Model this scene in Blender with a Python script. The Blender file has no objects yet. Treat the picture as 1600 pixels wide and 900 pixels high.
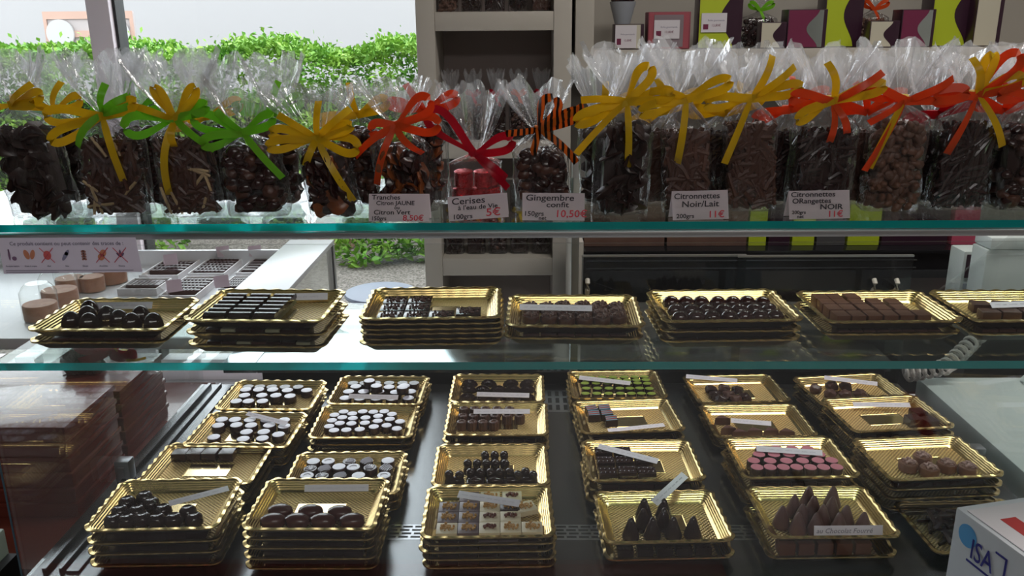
import bpy, bmesh, math, random
from mathutils import Vector, Matrix, noise
R = random.Random(7)
PI = math.pi
# ------------------------------------------------------------------ camera, world, lights, exposure
SC = bpy.context.scene
COL = SC.collection
F, PITCH, YAW, ROLL, EYE = 1340.0, math.atan(0.3), math.radians(1.0), math.radians(-0.5), 1.5
FW = Vector((-math.sin(YAW) * math.cos(PITCH), math.cos(YAW) * math.cos(PITCH), -math.sin(PITCH)))
_r = Vector((math.cos(YAW), math.sin(YAW), 0)); _u = _r.cross(FW)
RT = _r * math.cos(ROLL) + _u * math.sin(ROLL); UP = -_r * math.sin(ROLL) + _u * math.cos(ROLL)
cd = bpy.data.cameras.new('camera'); cam = bpy.data.objects.new('camera', cd); COL.objects.link(cam)
cd.sensor_width = 36; cd.lens = 36 * F / 1600; cd.clip_start = 0.02; cd.clip_end = 200
M3 = Matrix((RT, UP, -FW)).transposed()
cam.matrix_world = Matrix.Translation((0, 0, EYE)) @ M3.to_4x4()
SC.camera = cam
W = bpy.data.worlds.new('sky'); SC.world = W; W.use_nodes = True
W.node_tree.nodes['Background'].inputs[0].default_value = (0.90, 0.95, 1.0, 1)
W.node_tree.nodes['Background'].inputs[1].default_value = 4.6
SC.view_settings.view_transform = 'Standard'; SC.view_settings.look = 'None'
SC.view_settings.exposure = 0.0; SC.view_settings.gamma = 1.0
SC.view_settings.use_curve_mapping = False
SC.cycles.transparent_max_bounces = 40
SC.cycles.max_bounces = 8

def area(name, loc, size, power, rot=(0, 0, 0), col=(1, 1, 1), portal=False):
    d = bpy.data.lights.new(name, 'AREA'); d.shape = 'RECTANGLE'; d.size, d.size_y = size
    d.energy = power; d.color = col
    o = bpy.data.objects.new(name, d); o.location = loc; o.rotation_euler = rot; COL.objects.link(o)
    if portal: d.cycles.is_portal = True
    return o
area('ceiling_fill', (.7, -1.75, 2.97), (2.0, .9), 36, col=(1, .97, .93))  # added fill above the customer side, no fixture in view
area('ceiling_fill', (1.2, 1.75, 2.97), (1.8, .5), 34, col=(1, .96, .9))  # added fill towards the rear shelves, no fixture in view
area('daylight_portal', (-2.0, 3.72, 1.45), (3.2, 2.9), 1, (PI / 2, 0, 0), portal=True)

# ------------------------------------------------------------------ pixel -> place on a real plane (used once, to survey the photograph)
def at(px, py, z):
    d = FW * F + RT * (px - 800) - UP * (py - 450)
    return Vector((0, 0, EYE)) + d * ((z - EYE) / d.z)
def aty(px, py, y):
    d = FW * F + RT * (px - 800) - UP * (py - 450)
    return Vector((0, 0, EYE)) + d * (y / d.y)

# ------------------------------------------------------------------ materials
MATS = {}
def mat(name, col=(.5, .5, .5), rough=.5, metal=0, spec=.5, bump=None, var=None, trans=0, coat=0, subs=0):
    if name in MATS: return MATS[name]
    m = bpy.data.materials.new(name); m.use_nodes = True; nt = m.node_tree; b = nt.nodes['Principled BSDF']
    b.inputs['Base Color'].default_value = (*col, 1); b.inputs['Roughness'].default_value = rough
    b.inputs['Metallic'].default_value = metal; b.inputs['Specular IOR Level'].default_value = spec
    b.inputs['Transmission Weight'].default_value = trans; b.inputs['Coat Weight'].default_value = coat
    tc = nt.nodes.new('ShaderNodeTexCoord')
    if var:   # (second colour, scale, contrast)
        n = nt.nodes.new('ShaderNodeTexNoise'); n.inputs['Scale'].default_value = var[1]; n.inputs['Detail'].default_value = 6
        nt.links.new(tc.outputs['Object'], n.inputs['Vector'])
        r = nt.nodes.new('ShaderNodeValToRGB'); k = var[2] if len(var) > 2 else .15
        r.color_ramp.elements[0].position = .5 - k; r.color_ramp.elements[1].position = .5 + k
        r.color_ramp.elements[0].color = (*col, 1); r.color_ramp.elements[1].color = (*var[0], 1)
        nt.links.new(n.outputs['Fac'], r.inputs['Fac']); nt.links.new(r.outputs['Color'], b.inputs['Base Color'])
    if bump:  # (scale, strength, distance)
        n = nt.nodes.new('ShaderNodeTexNoise'); n.inputs['Scale'].default_value = bump[0]; n.inputs['Detail'].default_value = 4
        nt.links.new(tc.outputs['Object'], n.inputs['Vector'])
        q = nt.nodes.new('ShaderNodeBump'); q.inputs['Strength'].default_value = bump[1]; q.inputs['Distance'].default_value = bump[2]
        nt.links.new(n.outputs['Fac'], q.inputs['Height']); nt.links.new(q.outputs['Normal'], b.inputs['Normal'])
    MATS[name] = m
    return m

def glass_mat(name, tint=(1, 1, 1), refl=1.0, rough=0.0, ior=1.5):
    m = bpy.data.materials.new(name); m.use_nodes = True; nt = m.node_tree; nt.nodes.clear()
    out = nt.nodes.new('ShaderNodeOutputMaterial'); mix = nt.nodes.new('ShaderNodeMixShader')
    t = nt.nodes.new('ShaderNodeBsdfTransparent'); t.inputs[0].default_value = (*tint, 1)
    g = nt.nodes.new('ShaderNodeBsdfGlossy'); g.inputs['Roughness'].default_value = rough
    f = nt.nodes.new('ShaderNodeFresnel'); ge = nt.nodes.new('ShaderNodeNewGeometry'); mr = nt.nodes.new('ShaderNodeMapRange')
    mr.inputs['To Min'].default_value = ior; mr.inputs['To Max'].default_value = 1 / ior   # same reflectance from both faces of a pane
    nt.links.new(ge.outputs['Backfacing'], mr.inputs['Value']); nt.links.new(mr.outputs[0], f.inputs['IOR'])
    mm = nt.nodes.new('ShaderNodeMath'); mm.operation = 'MULTIPLY'; mm.inputs[1].default_value = refl
    nt.links.new(f.outputs[0], mm.inputs[0]); nt.links.new(mm.outputs[0], mix.inputs[0])
    nt.links.new(t.outputs[0], mix.inputs[1]); nt.links.new(g.outputs[0], mix.inputs[2]); nt.links.new(mix.outputs[0], out.inputs[0])
    MATS[name] = m
    return m

def cello_mat(name='cellophane'):
    m = bpy.data.materials.new(name); m.use_nodes = True; nt = m.node_tree; nt.nodes.clear()
    N = nt.nodes.new; L = nt.links.new
    out = N('ShaderNodeOutputMaterial'); mix = N('ShaderNodeMixShader'); mix2 = N('ShaderNodeMixShader'); mix3 = N('ShaderNodeMixShader')
    t = N('ShaderNodeBsdfTransparent'); t.inputs[0].default_value = (.97, .97, .98, 1)
    g = N('ShaderNodeBsdfGlossy'); g.inputs['Roughness'].default_value = .12
    d = N('ShaderNodeBsdfDiffuse'); d.inputs[0].default_value = (.85, .85, .88, 1)
    tr = N('ShaderNodeBsdfTranslucent'); tr.inputs[0].default_value = (.96, .96, .98, 1)
    mix3.inputs[0].default_value = .82; L(d.outputs[0], mix3.inputs[1]); L(tr.outputs[0], mix3.inputs[2])
    tc = N('ShaderNodeTexCoord'); mp = N('ShaderNodeMapping'); mp.inputs['Scale'].default_value = (1, 1, .3)
    n = N('ShaderNodeTexNoise'); n.inputs['Scale'].default_value = 60; n.inputs['Detail'].default_value = 3; n.inputs['Distortion'].default_value = .8
    L(tc.outputs['Object'], mp.inputs[0]); L(mp.outputs[0], n.inputs['Vector'])
    b = N('ShaderNodeBump'); b.inputs['Strength'].default_value = .9; b.inputs['Distance'].default_value = .006
    L(n.outputs['Fac'], b.inputs['Height']); L(b.outputs['Normal'], g.inputs['Normal'])
    lw = N('ShaderNodeLayerWeight'); lw.inputs[0].default_value = .35; L(b.outputs['Normal'], lw.inputs['Normal'])
    ma = N('ShaderNodeMath'); ma.operation = 'MULTIPLY_ADD'; ma.inputs[1].default_value = .42; ma.inputs[2].default_value = .05
    L(lw.outputs['Fresnel'], ma.inputs[0]); L(ma.outputs[0], mix.inputs[0])
    sp = N('ShaderNodeSeparateXYZ'); L(tc.outputs['Object'], sp.inputs[0]); mr = N('ShaderNodeMapRange'); mr.inputs['From Min'].default_value = .12; mr.inputs['From Max'].default_value = .19
    mr.inputs['To Min'].default_value = .018; mr.inputs['To Max'].default_value = .27; L(sp.outputs['Z'], mr.inputs['Value']); L(mr.outputs[0], mix2.inputs[0])   # gathered film lies in many layers above the neck
    L(t.outputs[0], mix2.inputs[1]); L(mix3.outputs[0], mix2.inputs[2])
    L(mix2.outputs[0], mix.inputs[1]); L(g.outputs[0], mix.inputs[2]); L(mix.outputs[0], out.inputs[0])
    MATS[name] = m
    return m

def foil_floor():
    m = mat('gold_foil_floor', (.80, .60, .27), .32, 1)
    nt = m.node_tree; b = nt.nodes['Principled BSDF']; N = nt.nodes.new; L = nt.links.new
    tc = N('ShaderNodeTexCoord'); hs = []
    for a in (PI / 4, -PI / 4):
        mp = N('ShaderNodeMapping'); mp.inputs['Rotation'].default_value = (0, 0, a)
        w = N('ShaderNodeTexWave'); w.inputs['Scale'].default_value = 66; L(tc.outputs['Object'], mp.inputs[0]); L(mp.outputs[0], w.inputs['Vector']); hs.append(w)
    ad = N('ShaderNodeMath'); ad.operation = 'ADD'; L(hs[0].outputs['Fac'], ad.inputs[0]); L(hs[1].outputs['Fac'], ad.inputs[1])
    cr = N('ShaderNodeValToRGB'); cr.color_ramp.elements[0].position = .35; cr.color_ramp.elements[1].position = .62
    cr.color_ramp.elements[0].color = (.30, .19, .07, 1); cr.color_ramp.elements[1].color = (.80, .61, .29, 1)
    dv = N('ShaderNodeMath'); dv.operation = 'MULTIPLY'; dv.inputs[1].default_value = .5; L(ad.outputs[0], dv.inputs[0]); L(dv.outputs[0], cr.inputs[0]); L(cr.outputs[0], b.inputs['Base Color'])
    q = N('ShaderNodeBump'); q.inputs['Strength'].default_value = .8; q.inputs['Distance'].default_value = .0015
    L(ad.outputs[0], q.inputs['Height']); L(q.outputs['Normal'], b.inputs['Normal'])
    return m

G_GLASS = glass_mat('clear_glass', (.985, .995, .99), 1.0)
G_SHELF = glass_mat('shelf_glass', (.90, .97, .95), 1.0, ior=1.6)
G_EDGE = mat('glass_edge_teal', (.0, .36, .36), .12, 0, .8, coat=.5)
G_EDGE.node_tree.nodes['Principled BSDF'].inputs['Transmission Weight'].default_value = .35
G_DOOR = glass_mat('smoked_glass', (.62, .64, .66), 1.0)
G_WIN = glass_mat('window_glass', (.97, .98, .98), .6)
CELLO = cello_mat()
GOLD = mat('gold_foil', (.70, .51, .22), .24, 1)
GOLD_FLOOR = foil_floor()
GOLD_PLATE = mat('gold_foil_plate', (.84, .66, .34), .14, 1)
CHOC_D = mat('dark_chocolate', (.030, .011, .010), .24, 0, .55, bump=(90, .15, .002))
CHOC_DD = mat('glossy_dark_chocolate', (.024, .009, .009), .15, 0, .6)
CHOC_M = mat('milk_chocolate', (.13, .05, .03), .34, 0, .5, bump=(90, .2, .002))
CHOC_B = mat('brown_chocolate', (.06, .022, .016), .38, 0, .5, var=((.09, .035, .022), 60), bump=(200, .4, .002))
CHOC_W = mat('white_chocolate', (.62, .56, .42), .35, 0, .5)
CREAM = mat('cream_icing', (.72, .62, .44), .4, bump=(150, .2, .001))
TOP_WH = mat('pale_round_top', (.52, .50, .60), .22, 0, .5)  # pale grey-lilac colour for round tops and icing
TOP_PK = mat('pink_transfer_top', (.58, .20, .26), .35)
TOP_GR = mat('green_pistachio_top', (.33, .42, .07), .4, var=((.22, .32, .04), 300))
NUTS = mat('golden_chopped_nuts', (.55, .31, .10), .6)
PUFF = mat('brown_crisp_pearls', (.14, .035, .02), .4)
STICK_BG = mat('beige_nougat_stick', (.50, .36, .20), .6)
STEEL = mat('brushed_steel', (.42, .43, .45), .28, 1, bump=(400, .1, .0005))
STEEL_D = mat('dark_steel_deck', (.16, .165, .17), .22, .9, bump=(300, .05, .0005))
ALU = mat('satin_aluminium', (.55, .55, .56), .35, 1)
BLACK = mat('black_gloss_laminate', (.008, .008, .01), .15, 0, .5)
BLACK_M = mat('matt_black_plastic', (.012, .012, .012), .5)
MAHOG = mat('mahogany_wood', (.13, .028, .02), .25, 0, .5, var=((.15, .033, .022), 20, .3), coat=.3)
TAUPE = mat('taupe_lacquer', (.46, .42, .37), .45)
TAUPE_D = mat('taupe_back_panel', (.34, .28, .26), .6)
WALLC = mat('grey_beige_wall', (.33, .31, .28), .8, bump=(200, .05, .001))
WHITE = mat('white_plastic', (.62, .68, .67), .35)
WHITE_C = mat('white_paint', (.78, .78, .78), .5)
PAPER = mat('white_card', (.88, .80, .84), .7)
PAPER_L = mat('lilac_label_paper', (.84, .80, .90), .7)
INK = mat('black_ink', (.015, .01, .02), .6)
INK_R = mat('red_ink', (.62, .03, .06), .6)
INK_B = mat('navy_print', (.03, .03, .22), .5)
INK_G = mat('grey_print', (.22, .2, .28), .6)
def ribm(n, c): return mat(n, c, .35, 0, .5, bump=(600, .2, .0004))
YEL = ribm('yellow_satin_ribbon', (.82, .55, .01)); GRN = ribm('green_satin_ribbon', (.26, .66, .03))
ORA = ribm('orange_satin_ribbon', (.82, .10, .015)); RED = ribm('crimson_ribbon', (.55, .005, .03))
TIG = ribm('tiger_stripe_ribbon', (.62, .15, .01))
_nt = TIG.node_tree; _w = _nt.nodes.new('ShaderNodeTexWave'); _w.inputs['Scale'].default_value = 42; _w.inputs['Distortion'].default_value = 2.5
_rp = _nt.nodes.new('ShaderNodeValToRGB'); _rp.color_ramp.elements[0].position = .42; _rp.color_ramp.elements[1].position = .5
_rp.color_ramp.elements[0].color = (.015, .006, .004, 1); _rp.color_ramp.elements[1].color = (.72, .19, .015, 1)
_tc = _nt.nodes.new('ShaderNodeTexCoord'); _nt.links.new(_tc.outputs['Object'], _w.inputs['Vector'])
_nt.links.new(_w.outputs['Fac'], _rp.inputs[0]); _nt.links.new(_rp.outputs[0], _nt.nodes['Principled BSDF'].inputs['Base Color'])

# ------------------------------------------------------------------ mesh helpers
def finish(bm, name, mats, smooth=True):
    me = bpy.data.meshes.new(name)
    bm.normal_update(); bm.to_mesh(me); bm.free()
    for m in (mats if isinstance(mats, (list, tuple)) else [mats]): me.materials.append(m)
    if smooth:
        for p in me.polygons: p.use_smooth = True
        me.set_sharp_from_angle(angle=math.radians(38))
    return me
def link(name, me, parent=None, loc=None, rot=None):
    o = bpy.data.objects.new(name, me); COL.objects.link(o)
    if parent: o.parent = parent
    if loc is not None: o.location = loc
    if rot is not None: o.rotation_euler = rot
    return o
def obj(name, bm, mats, parent=None, loc=None, rot=None, smooth=True):
    return link(name, finish(bm, name, mats, smooth), parent, loc, rot)
def tag(o, label=None, cat=None, group=None, kind=None):
    if label and len(label.split()) > 16: print('LONG', label)
    if label: o['label'] = label
    if cat: o['category'] = cat
    if group: o['group'] = group
    if kind: o['kind'] = kind
    return o
def thing(name, label, cat, loc=(0, 0, 0), rz=0, group=None):
    o = bpy.data.objects.new(name, None); COL.objects.link(o); o.location = loc; o.rotation_euler = (0, 0, rz)
    o.empty_display_size = .02
    return tag(o, label, cat, group)
def copy_tree(o, parent=None):
    c = o.copy(); COL.objects.link(c)
    if parent: c.parent = parent
    for ch in list(o.children): copy_tree(ch, c)
    return c
def box(bm, x0, x1, y0, y1, z0, z1, mi=0, bev=0):
    vs = [bm.verts.new((x, y, z)) for z in (z0, z1) for x, y in ((x0, y0), (x1, y0), (x1, y1), (x0, y1))]
    fs = [bm.faces.new([vs[i] for i in f]) for f in ((3, 2, 1, 0), (4, 5, 6, 7), (0, 1, 5, 4), (1, 2, 6, 5), (2, 3, 7, 6), (3, 0, 4, 7))]
    for f in fs: f.material_index = mi
    if bev:
        es = list({e for f in fs for e in f.edges})
        r = bmesh.ops.bevel(bm, geom=es, offset=bev, segments=2, affect='EDGES', profile=.6)
        for f in r['faces']: f.material_index = mi
def lathe(bm, prof, n=24, mi=0, cx=0, cy=0, sx=1, sy=1, flute=0, nf=10, cap=True):
    rings = []
    for r, z in prof:
        ring = []
        for i in range(n):
            a = 2 * PI * i / n; k = 1 + (flute * math.cos(nf * a) if r > 1e-4 else 0)
            ring.append(bm.verts.new((cx + r * k * sx * math.cos(a), cy + r * k * sy * math.sin(a), z)))
        rings.append(ring)
    for a, b in zip(rings, rings[1:]):
        for i in range(n):
            bm.faces.new((a[i], a[(i + 1) % n], b[(i + 1) % n], b[i])).material_index = mi
    if cap:
        bm.faces.new(list(reversed(rings[0]))).material_index = mi
        bm.faces.new(rings[-1]).material_index = mi
def tube(bm, pts, r, n=8, mi=0):
    pts = [Vector(p) for p in pts]; rings = []
    for i, p in enumerate(pts):
        t = (pts[min(i + 1, len(pts) - 1)] - pts[max(i - 1, 0)]).normalized()
        s = t.cross(Vector((0, 0, 1)))
        if s.length < .05: s = t.cross(Vector((1, 0, 0)))
        s.normalize(); q = s.cross(t)
        rr = r[i] if isinstance(r, (list, tuple)) else r
        rings.append([bm.verts.new(p + (s * math.cos(2 * PI * k / n) + q * math.sin(2 * PI * k / n)) * rr) for k in range(n)])
    for a, b in zip(rings, rings[1:]):
        for k in range(n): bm.faces.new((a[k], a[(k + 1) % n], b[(k + 1) % n], b[k])).material_index = mi
    bm.faces.new(list(reversed(rings[0]))).material_index = mi; bm.faces.new(rings[-1]).material_index = mi
def B(): return bmesh.new()
def sbox(name, m, x0, x1, y0, y1, z0, z1, parent=None, bev=0, **k):
    bm = B(); box(bm, x0, x1, y0, y1, z0, z1, 0, bev)
    return obj(name, bm, m, parent, **k)
def struct(name, m, *dims, bev=0):
    return tag(sbox(name, m, *dims, bev=bev), kind='structure')
def text(name, s, size, m, parent, loc, rot=(PI / 2, 0, 0), shear=0, sx=1, off=.0, align='LEFT'):
    c = bpy.data.curves.new(name, 'FONT'); c.body = s; c.size = size; c.shear = shear; c.offset = off
    c.extrude = .00012; c.align_x = align; c.resolution_u = 3; c.materials.append(m)
    tmp = bpy.data.objects.new(name, c); me = bpy.data.meshes.new_from_object(tmp); bpy.data.objects.remove(tmp)
    o = bpy.data.objects.new(name, me); COL.objects.link(o); o.parent = parent; o.location = loc; o.rotation_euler = rot; o.scale = (sx, 1, 1)
    return o
ORD = ['', 'first', 'second', 'third', 'fourth', 'fifth', 'sixth', 'seventh', 'eighth', 'ninth', 'tenth', 'eleventh', 'twelfth']

# ================================================================== THE SETTING
YB = 3.60        # plane of window wall and back wall
XL, XR, YF, ZC = -3.6, 3.0, -2.6, 3.0
XW = -.30        # window runs from XL to here
struct('floor', mat('pale_floor_tile', (.42, .42, .44), .3), XL, XR, YF, YB, -.1, 0)
struct('ceiling', mat('white_ceiling', (.7, .69, .67), .8), XL, XR, YF, YB + .12, ZC, ZC + .1)
struct('wall_left', WALLC, XL - .1, XL, YF, YB, 0, ZC)
struct('wall_right', WALLC, XR, XR + .1, YF, YB, 0, ZC)
struct('wall_front', mat('dark_brown_wall', (.10, .085, .075), .8), XL, XR, YF - .1, YF, 0, ZC)
struct('wall_back', WALLC, XW, XR, YB, YB + .12, 0, ZC)
MUL = mat('lilac_grey_window_frame', (.80, .71, .75), .4)
w1 = thing('window_1', None, None); w1['kind'] = 'structure'
sbox('window_frame', MUL, XL, XW, YB - .03, YB + .05, 0, .10, w1, .004)
sbox('window_frame', MUL, XL, XW, YB - .03, YB + .05, 2.9, ZC, w1, .004)
xm0 = aty(143, 0, YB).x; xm1 = aty(179, 0, YB).x
bm = B(); box(bm, xm0, xm1, YB - .06, YB + .06, .1, 2.9, 0, .006); box(bm, xm1 + .001, xm1 + .012, YB - .03, YB + .05, .1, 2.9, 1)
obj('mullion', bm, [MUL, BLACK_M], w1)
sbox('window_frame', MUL, XW - .05, XW, YB - .03, YB + .05, .1, 2.9, w1)
sbox('window_pane', G_WIN, XL, XW - .05, YB, YB + .006, .1, 2.9, w1, smooth=False)

# ---- outside: ground, hedge, facade
GRAVEL = mat('gravel', (.11, .095, .08), .9, var=((.28, .25, .22), 70, .08), bump=(110, .8, .02))
tag(sbox('ground', GRAVEL, -14, 8, YB + .12, 30, -.12, -.02), kind='structure')
LEAF = mat('hedge_foliage', (.10, .27, .03), .6, var=((.26, .45, .06), 5, .12))
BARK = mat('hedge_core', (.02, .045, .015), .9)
def foliage(name, x0, x1, y0, y1, z0, z1, n, seed, label, cat, leaf=.042, top=.10, core=True):
    r = random.Random(seed); bm = B()
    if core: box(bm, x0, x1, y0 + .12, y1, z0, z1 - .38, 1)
    for i in range(n):
        x = r.uniform(x0, x1); u = r.random()
        nz = noise.noise(Vector((x * 1.7, seed, 0))) * top + noise.noise(Vector((x * 6, seed, 3))) * top * .4
        if u < .7:
            z = z0 + (z1 + nz - z0) * r.random() ** .8
            dep = noise.noise(Vector((x * 2.2, z * 6, seed))) * .30
            y = y0 + .06 + dep + r.uniform(-.03, .08)
        else:
            y = r.uniform(y0, y1); z = z1 + nz + r.uniform(-.1, .03)
        if r.random() < .02 and u >= .7: z += r.uniform(.02, .12)
        L = leaf * r.uniform(.6, 1.5); a = r.uniform(0, 2 * PI); e = r.uniform(-.2, 1.2)
        d = Vector((math.cos(a) * math.cos(e), -abs(math.sin(a)) * math.cos(e), math.sin(e)))
        s = d.cross(Vector((r.uniform(-1, 1), r.uniform(-1, 1), 1))).normalized() * L * .28
        p = Vector((x, y, z)); q = p + d * L
        mid = p + d * L * .5 + Vector((0, 0, L * .08))
        v = [bm.verts.new(k) for k in (p, mid - s, q, mid + s)]
        bm.faces.new((v[0], v[1], v[2])); bm.faces.new((v[0], v[2], v[3]))
    o = obj(name, bm, [LEAF, BARK], smooth=False)
    return tag(o, label, cat)
foliage('hedge', -7.5, .6, 6.6, 7.6, -.02, 1.38, 75000, 3, 'long clipped green conifer hedge beyond the gravel outside the window', 'hedge')
for k, (px, py, w, h, n, lb) in enumerate(((610, 402, .75, .5, 2600, 'low yellow green weedy bush at the foot of the hedge, behind white round stool'),
                                     (262, 392, .30, .3, 500, 'small green plant outside, left of the slanting white counter ledge'))):
    p = at(px, py, 0)
    foliage('bush', p.x - w / 2, p.x + w / 2, p.y - .1, p.y + .3, -.02, h, n, 20 + k, lb, 'bush', .06, .12, False)
SKY_GREY = mat('pale_render_facade', (.34, .335, .335), .9)
g = thing('backdrop', 'long pale added sky building far behind the hedge', 'backdrop', (0, 0, 0))
sbox('facade', SKY_GREY, -16, 6, 15, 16, -.02, 3.0, g)  # added wall standing in for the blank pale sky
sbox('roof_edge', SKY_GREY, -16.1, 6.1, 14.9, 16.1, 3.001, 3.1, g)
# bleached orange sign arch seen over the hedge, left of / behind the mullion
a0 = aty(75, 60, 11); a1 = aty(208, 17, 11)
g = thing('roadside_board', 'bleached orange edged advertising board above the hedge behind the window post', 'sign', ((a0.x + a1.x) / 2, 11, -.02))
hw = (a1.x - a0.x) / 2; hz = a1.z + .02; lz = a0.z - .15
bm = B(); box(bm, -hw, hw, -.03, .03, lz, hz, 0, .02); obj('board', bm, mat('bleached_board', (.38, .34, .33), .8), g)
OBR = mat('bleached_orange', (.44, .29, .23), .8)
bm = B(); box(bm, -hw, hw, -.05, -.031, hz - .09, hz, 0); box(bm, -hw, -hw + .04, -.05, -.031, lz, hz - .09, 0); box(bm, hw - .04, hw, -.05, -.031, lz, hz - .09, 0); box(bm, -hw + .35, hw - .04, -.05, -.031, lz + .18, lz + .26)
obj('orange_border', bm, OBR, g)
for sx in (-hw + .2, hw - .22):
    bm = B(); lathe(bm, [(.17, 0), (.17, .03)], 24); obj('white_disc', bm, mat('bleached_white', (.44, .44, .44), .8), g, (sx, -.05, (lz + hz) / 2 - .02), (PI / 2, 0, 0))
sbox('post', SKY_GREY, -.05, .05, -.02, .02, 0, lz, g)
p = at(622 - 20, 405, 0)
p = at(557, 405, 0)
tag(sbox('wooden_planter', mat('weathered_wood', (.22, .12, .08), .8, var=((.32, .2, .13), 14)), p.x - .42, p.x - .10, p.y + .35, p.y + .75, -.02, .26, bev=.01), 'brown wooden planter box on the gravel, left of the weedy bush', 'planter')

# ================================================================== THE DISPLAY CASE
X0, X1, Y0, Y1 = -.725, .815, 1.055, 1.76
ZB, ZM, ZT = .75, 1.08, 1.265
case = thing('display_case', 'glass fronted chocolate display case with two glass shelves and a steel deck', 'display case', (0, 0, 0))
bm = B(); box(bm, X0, X1, Y0, Y1, .70, ZB)
obj('steel_deck', bm, STEEL_D, case)
sbox('cabinet_body', MAHOG, X0, X1, Y0 + .01, Y1, .12, .699, case)
sbox('plinth', BLACK_M, X0 + .03, X1 - .03, Y0 + .06, Y1 - .03, .001, .119, case)
xs = at(1130, 890, .745).x
sbox('wooden_front_rail', mat('rosewood_rail', (.62, .20, .18), .35, var=((.68, .24, .21), 14, .3)), X0, xs, Y0 - .045, Y0 - .0065, .66, .7515, case, .002)
sbox('grey_front_rail', mat('grey_green_panel', (.26, .30, .31), .35), xs + .0005, X1, Y0 - .045, Y0 - .0065, .66, .7515, case, .002)  # right end of the wooden rail, its grey reflection put into the colour
xl_ = -.60
sbox('rear_service_ledge', mat('polished_steel', (.62, .64, .68), .10, 1), xl_, .80, Y1 + .004, 2.02, .775, .80, case, .002)
sbox('ledge_extension', MATS['polished_steel'], -.675, xl_ - .0005, Y1 + .004, 1.965, .775, .80, case, .002)
sbox('rear_cabinet', BLACK_M, xl_ + .01, .79, Y1 + .01, 1.99, .002, .774, case)
# vents in the deck
for cx in (at(632, 832, ZB).x, at(893, 832, ZB).x, at(1150, 832, ZB).x):
    bm = B(); cy = at(700, 832, ZB).y
    box(bm, cx - .05, cx + .05, cy - .02, cy + .022, ZB + .0001, ZB + .0002, 0)
    for j in range(4):
        for i in range(5):
            xx = cx - .046 + i * .019 + (j % 2) * .004; yy = cy - .015 + j * .0095
            box(bm, xx, xx + .015, yy, yy + .005, ZB + .0002, ZB + .0003, 1)
    obj('vent_grille', bm, [STEEL, BLACK_M], case, smooth=False)
for cx in (at(866, 620, ZB).x,):
    bm = B(); cy = at(866, 625, ZB).y
    box(bm, cx - .035, cx + .035, cy - .06, cy + .05, ZB + .0001, ZB + .0002, 0)
    for j in range(3):
        for i in range(4): box(bm, cx - .03 + i * .016, cx - .03 + i * .016 + .008, cy - .05 + j * .035, cy - .025 + j * .035, ZB + .0002, ZB + .0003, 1)
    obj('vent_grille', bm, [STEEL, BLACK_M], case, smooth=False)
bm = B(); box(bm, X0 + .02, X0 + .026, Y0 + .01, Y1 - .01, ZB + .0002, ZB + .008, 0); box(bm, X0 + .045, X0 + .049, Y0 + .01, Y1 - .01, ZB + .0002, ZB + .008, 0); box(bm, X0 + .055, X0 + .073, Y0 + .01, Y1 - .01, ZB + .0002, ZB + .004, 0)
obj('steel_side_strip', bm, STEEL_D, case)
# panes
sbox('front_glass', G_GLASS, X0, X1, Y0 - .006, Y0, ZB - .0005, ZT - .022, case, smooth=False)
for xx in (X0, X1 - .006):
    bm = B(); pr = ((Y0 + .001, ZB + .0005), (Y1, ZB + .0005), (Y1, .905), (1.31, ZT - .022), (Y0 + .001, ZT - .022))
    va = [bm.verts.new((xx, y, z)) for y, z in pr]; vb = [bm.verts.new((xx + .006, y, z)) for y, z in pr]
    bm.faces.new(list(reversed(va))); bm.faces.new(vb)
    for i in range(5): bm.faces.new((va[i], va[(i + 1) % 5], vb[(i + 1) % 5], vb[i]))
    bmesh.ops.recalc_face_normals(bm, faces=bm.faces)
    obj('side_glass', bm, G_GLASS, case, smooth=False)
bm = B(); box(bm, X0 - .0005, X0 + .002, Y0 - .0075, Y0 - .0065, ZB, ZT - .022, 0); obj('glass_corner_joint', bm, mat('dark_blue_joint', (.03, .07, .10), .3), case)
def glass_shelf(name, x0, x1, y0, y1, ztop, th):
    bm = B(); box(bm, x0, x1, y0, y1, ztop - th, ztop, 0)
    bm.normal_update()
    for f in bm.faces:
        if f.normal.y < -.5: f.material_index = 1
    return obj(name, bm, [G_SHELF, G_EDGE], case, smooth=False)
glass_shelf('middle_glass_shelf', X0 + .012, X1 - .012, Y0 + .004, 1.318, ZM, .011)
glass_shelf('top_glass_shelf', X0 - .1, X1 + .2, Y0 + .02, 1.42, ZT, .010)
bm = B(); box(bm, X0 - .1, X1 + .2, Y0 + .012, Y0 + .03, ZT - .019, ZT - .0105, 0, .002); obj('top_rail', bm, ALU, case)
for xx in (X0 + .02, X1 - .026):
    for yy in (1.12, 1.29):
        bm = B(); box(bm, xx - .012, xx + .018, yy - .01, yy + .01, ZM - .03, ZM - .0115, 0, .002); obj('shelf_clamp', bm, STEEL, case)
for px, py, nm in ((203, 725, 'glass_clamp'), (1572, 705, 'glass_clamp')):
    p = at(px, py, .78)
    xx = X0 + .008 if px < 800 else X1 - .034
    bm = B(); box(bm, xx, xx + .026, p.y - .012, p.y + .012, ZB + .0005, ZB + .04, 0, .003); box(bm, xx + .008, xx + .018, p.y - .016, p.y - .0125, ZB + .012, ZB + .03, 0); obj(nm, bm, STEEL, case)
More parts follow.
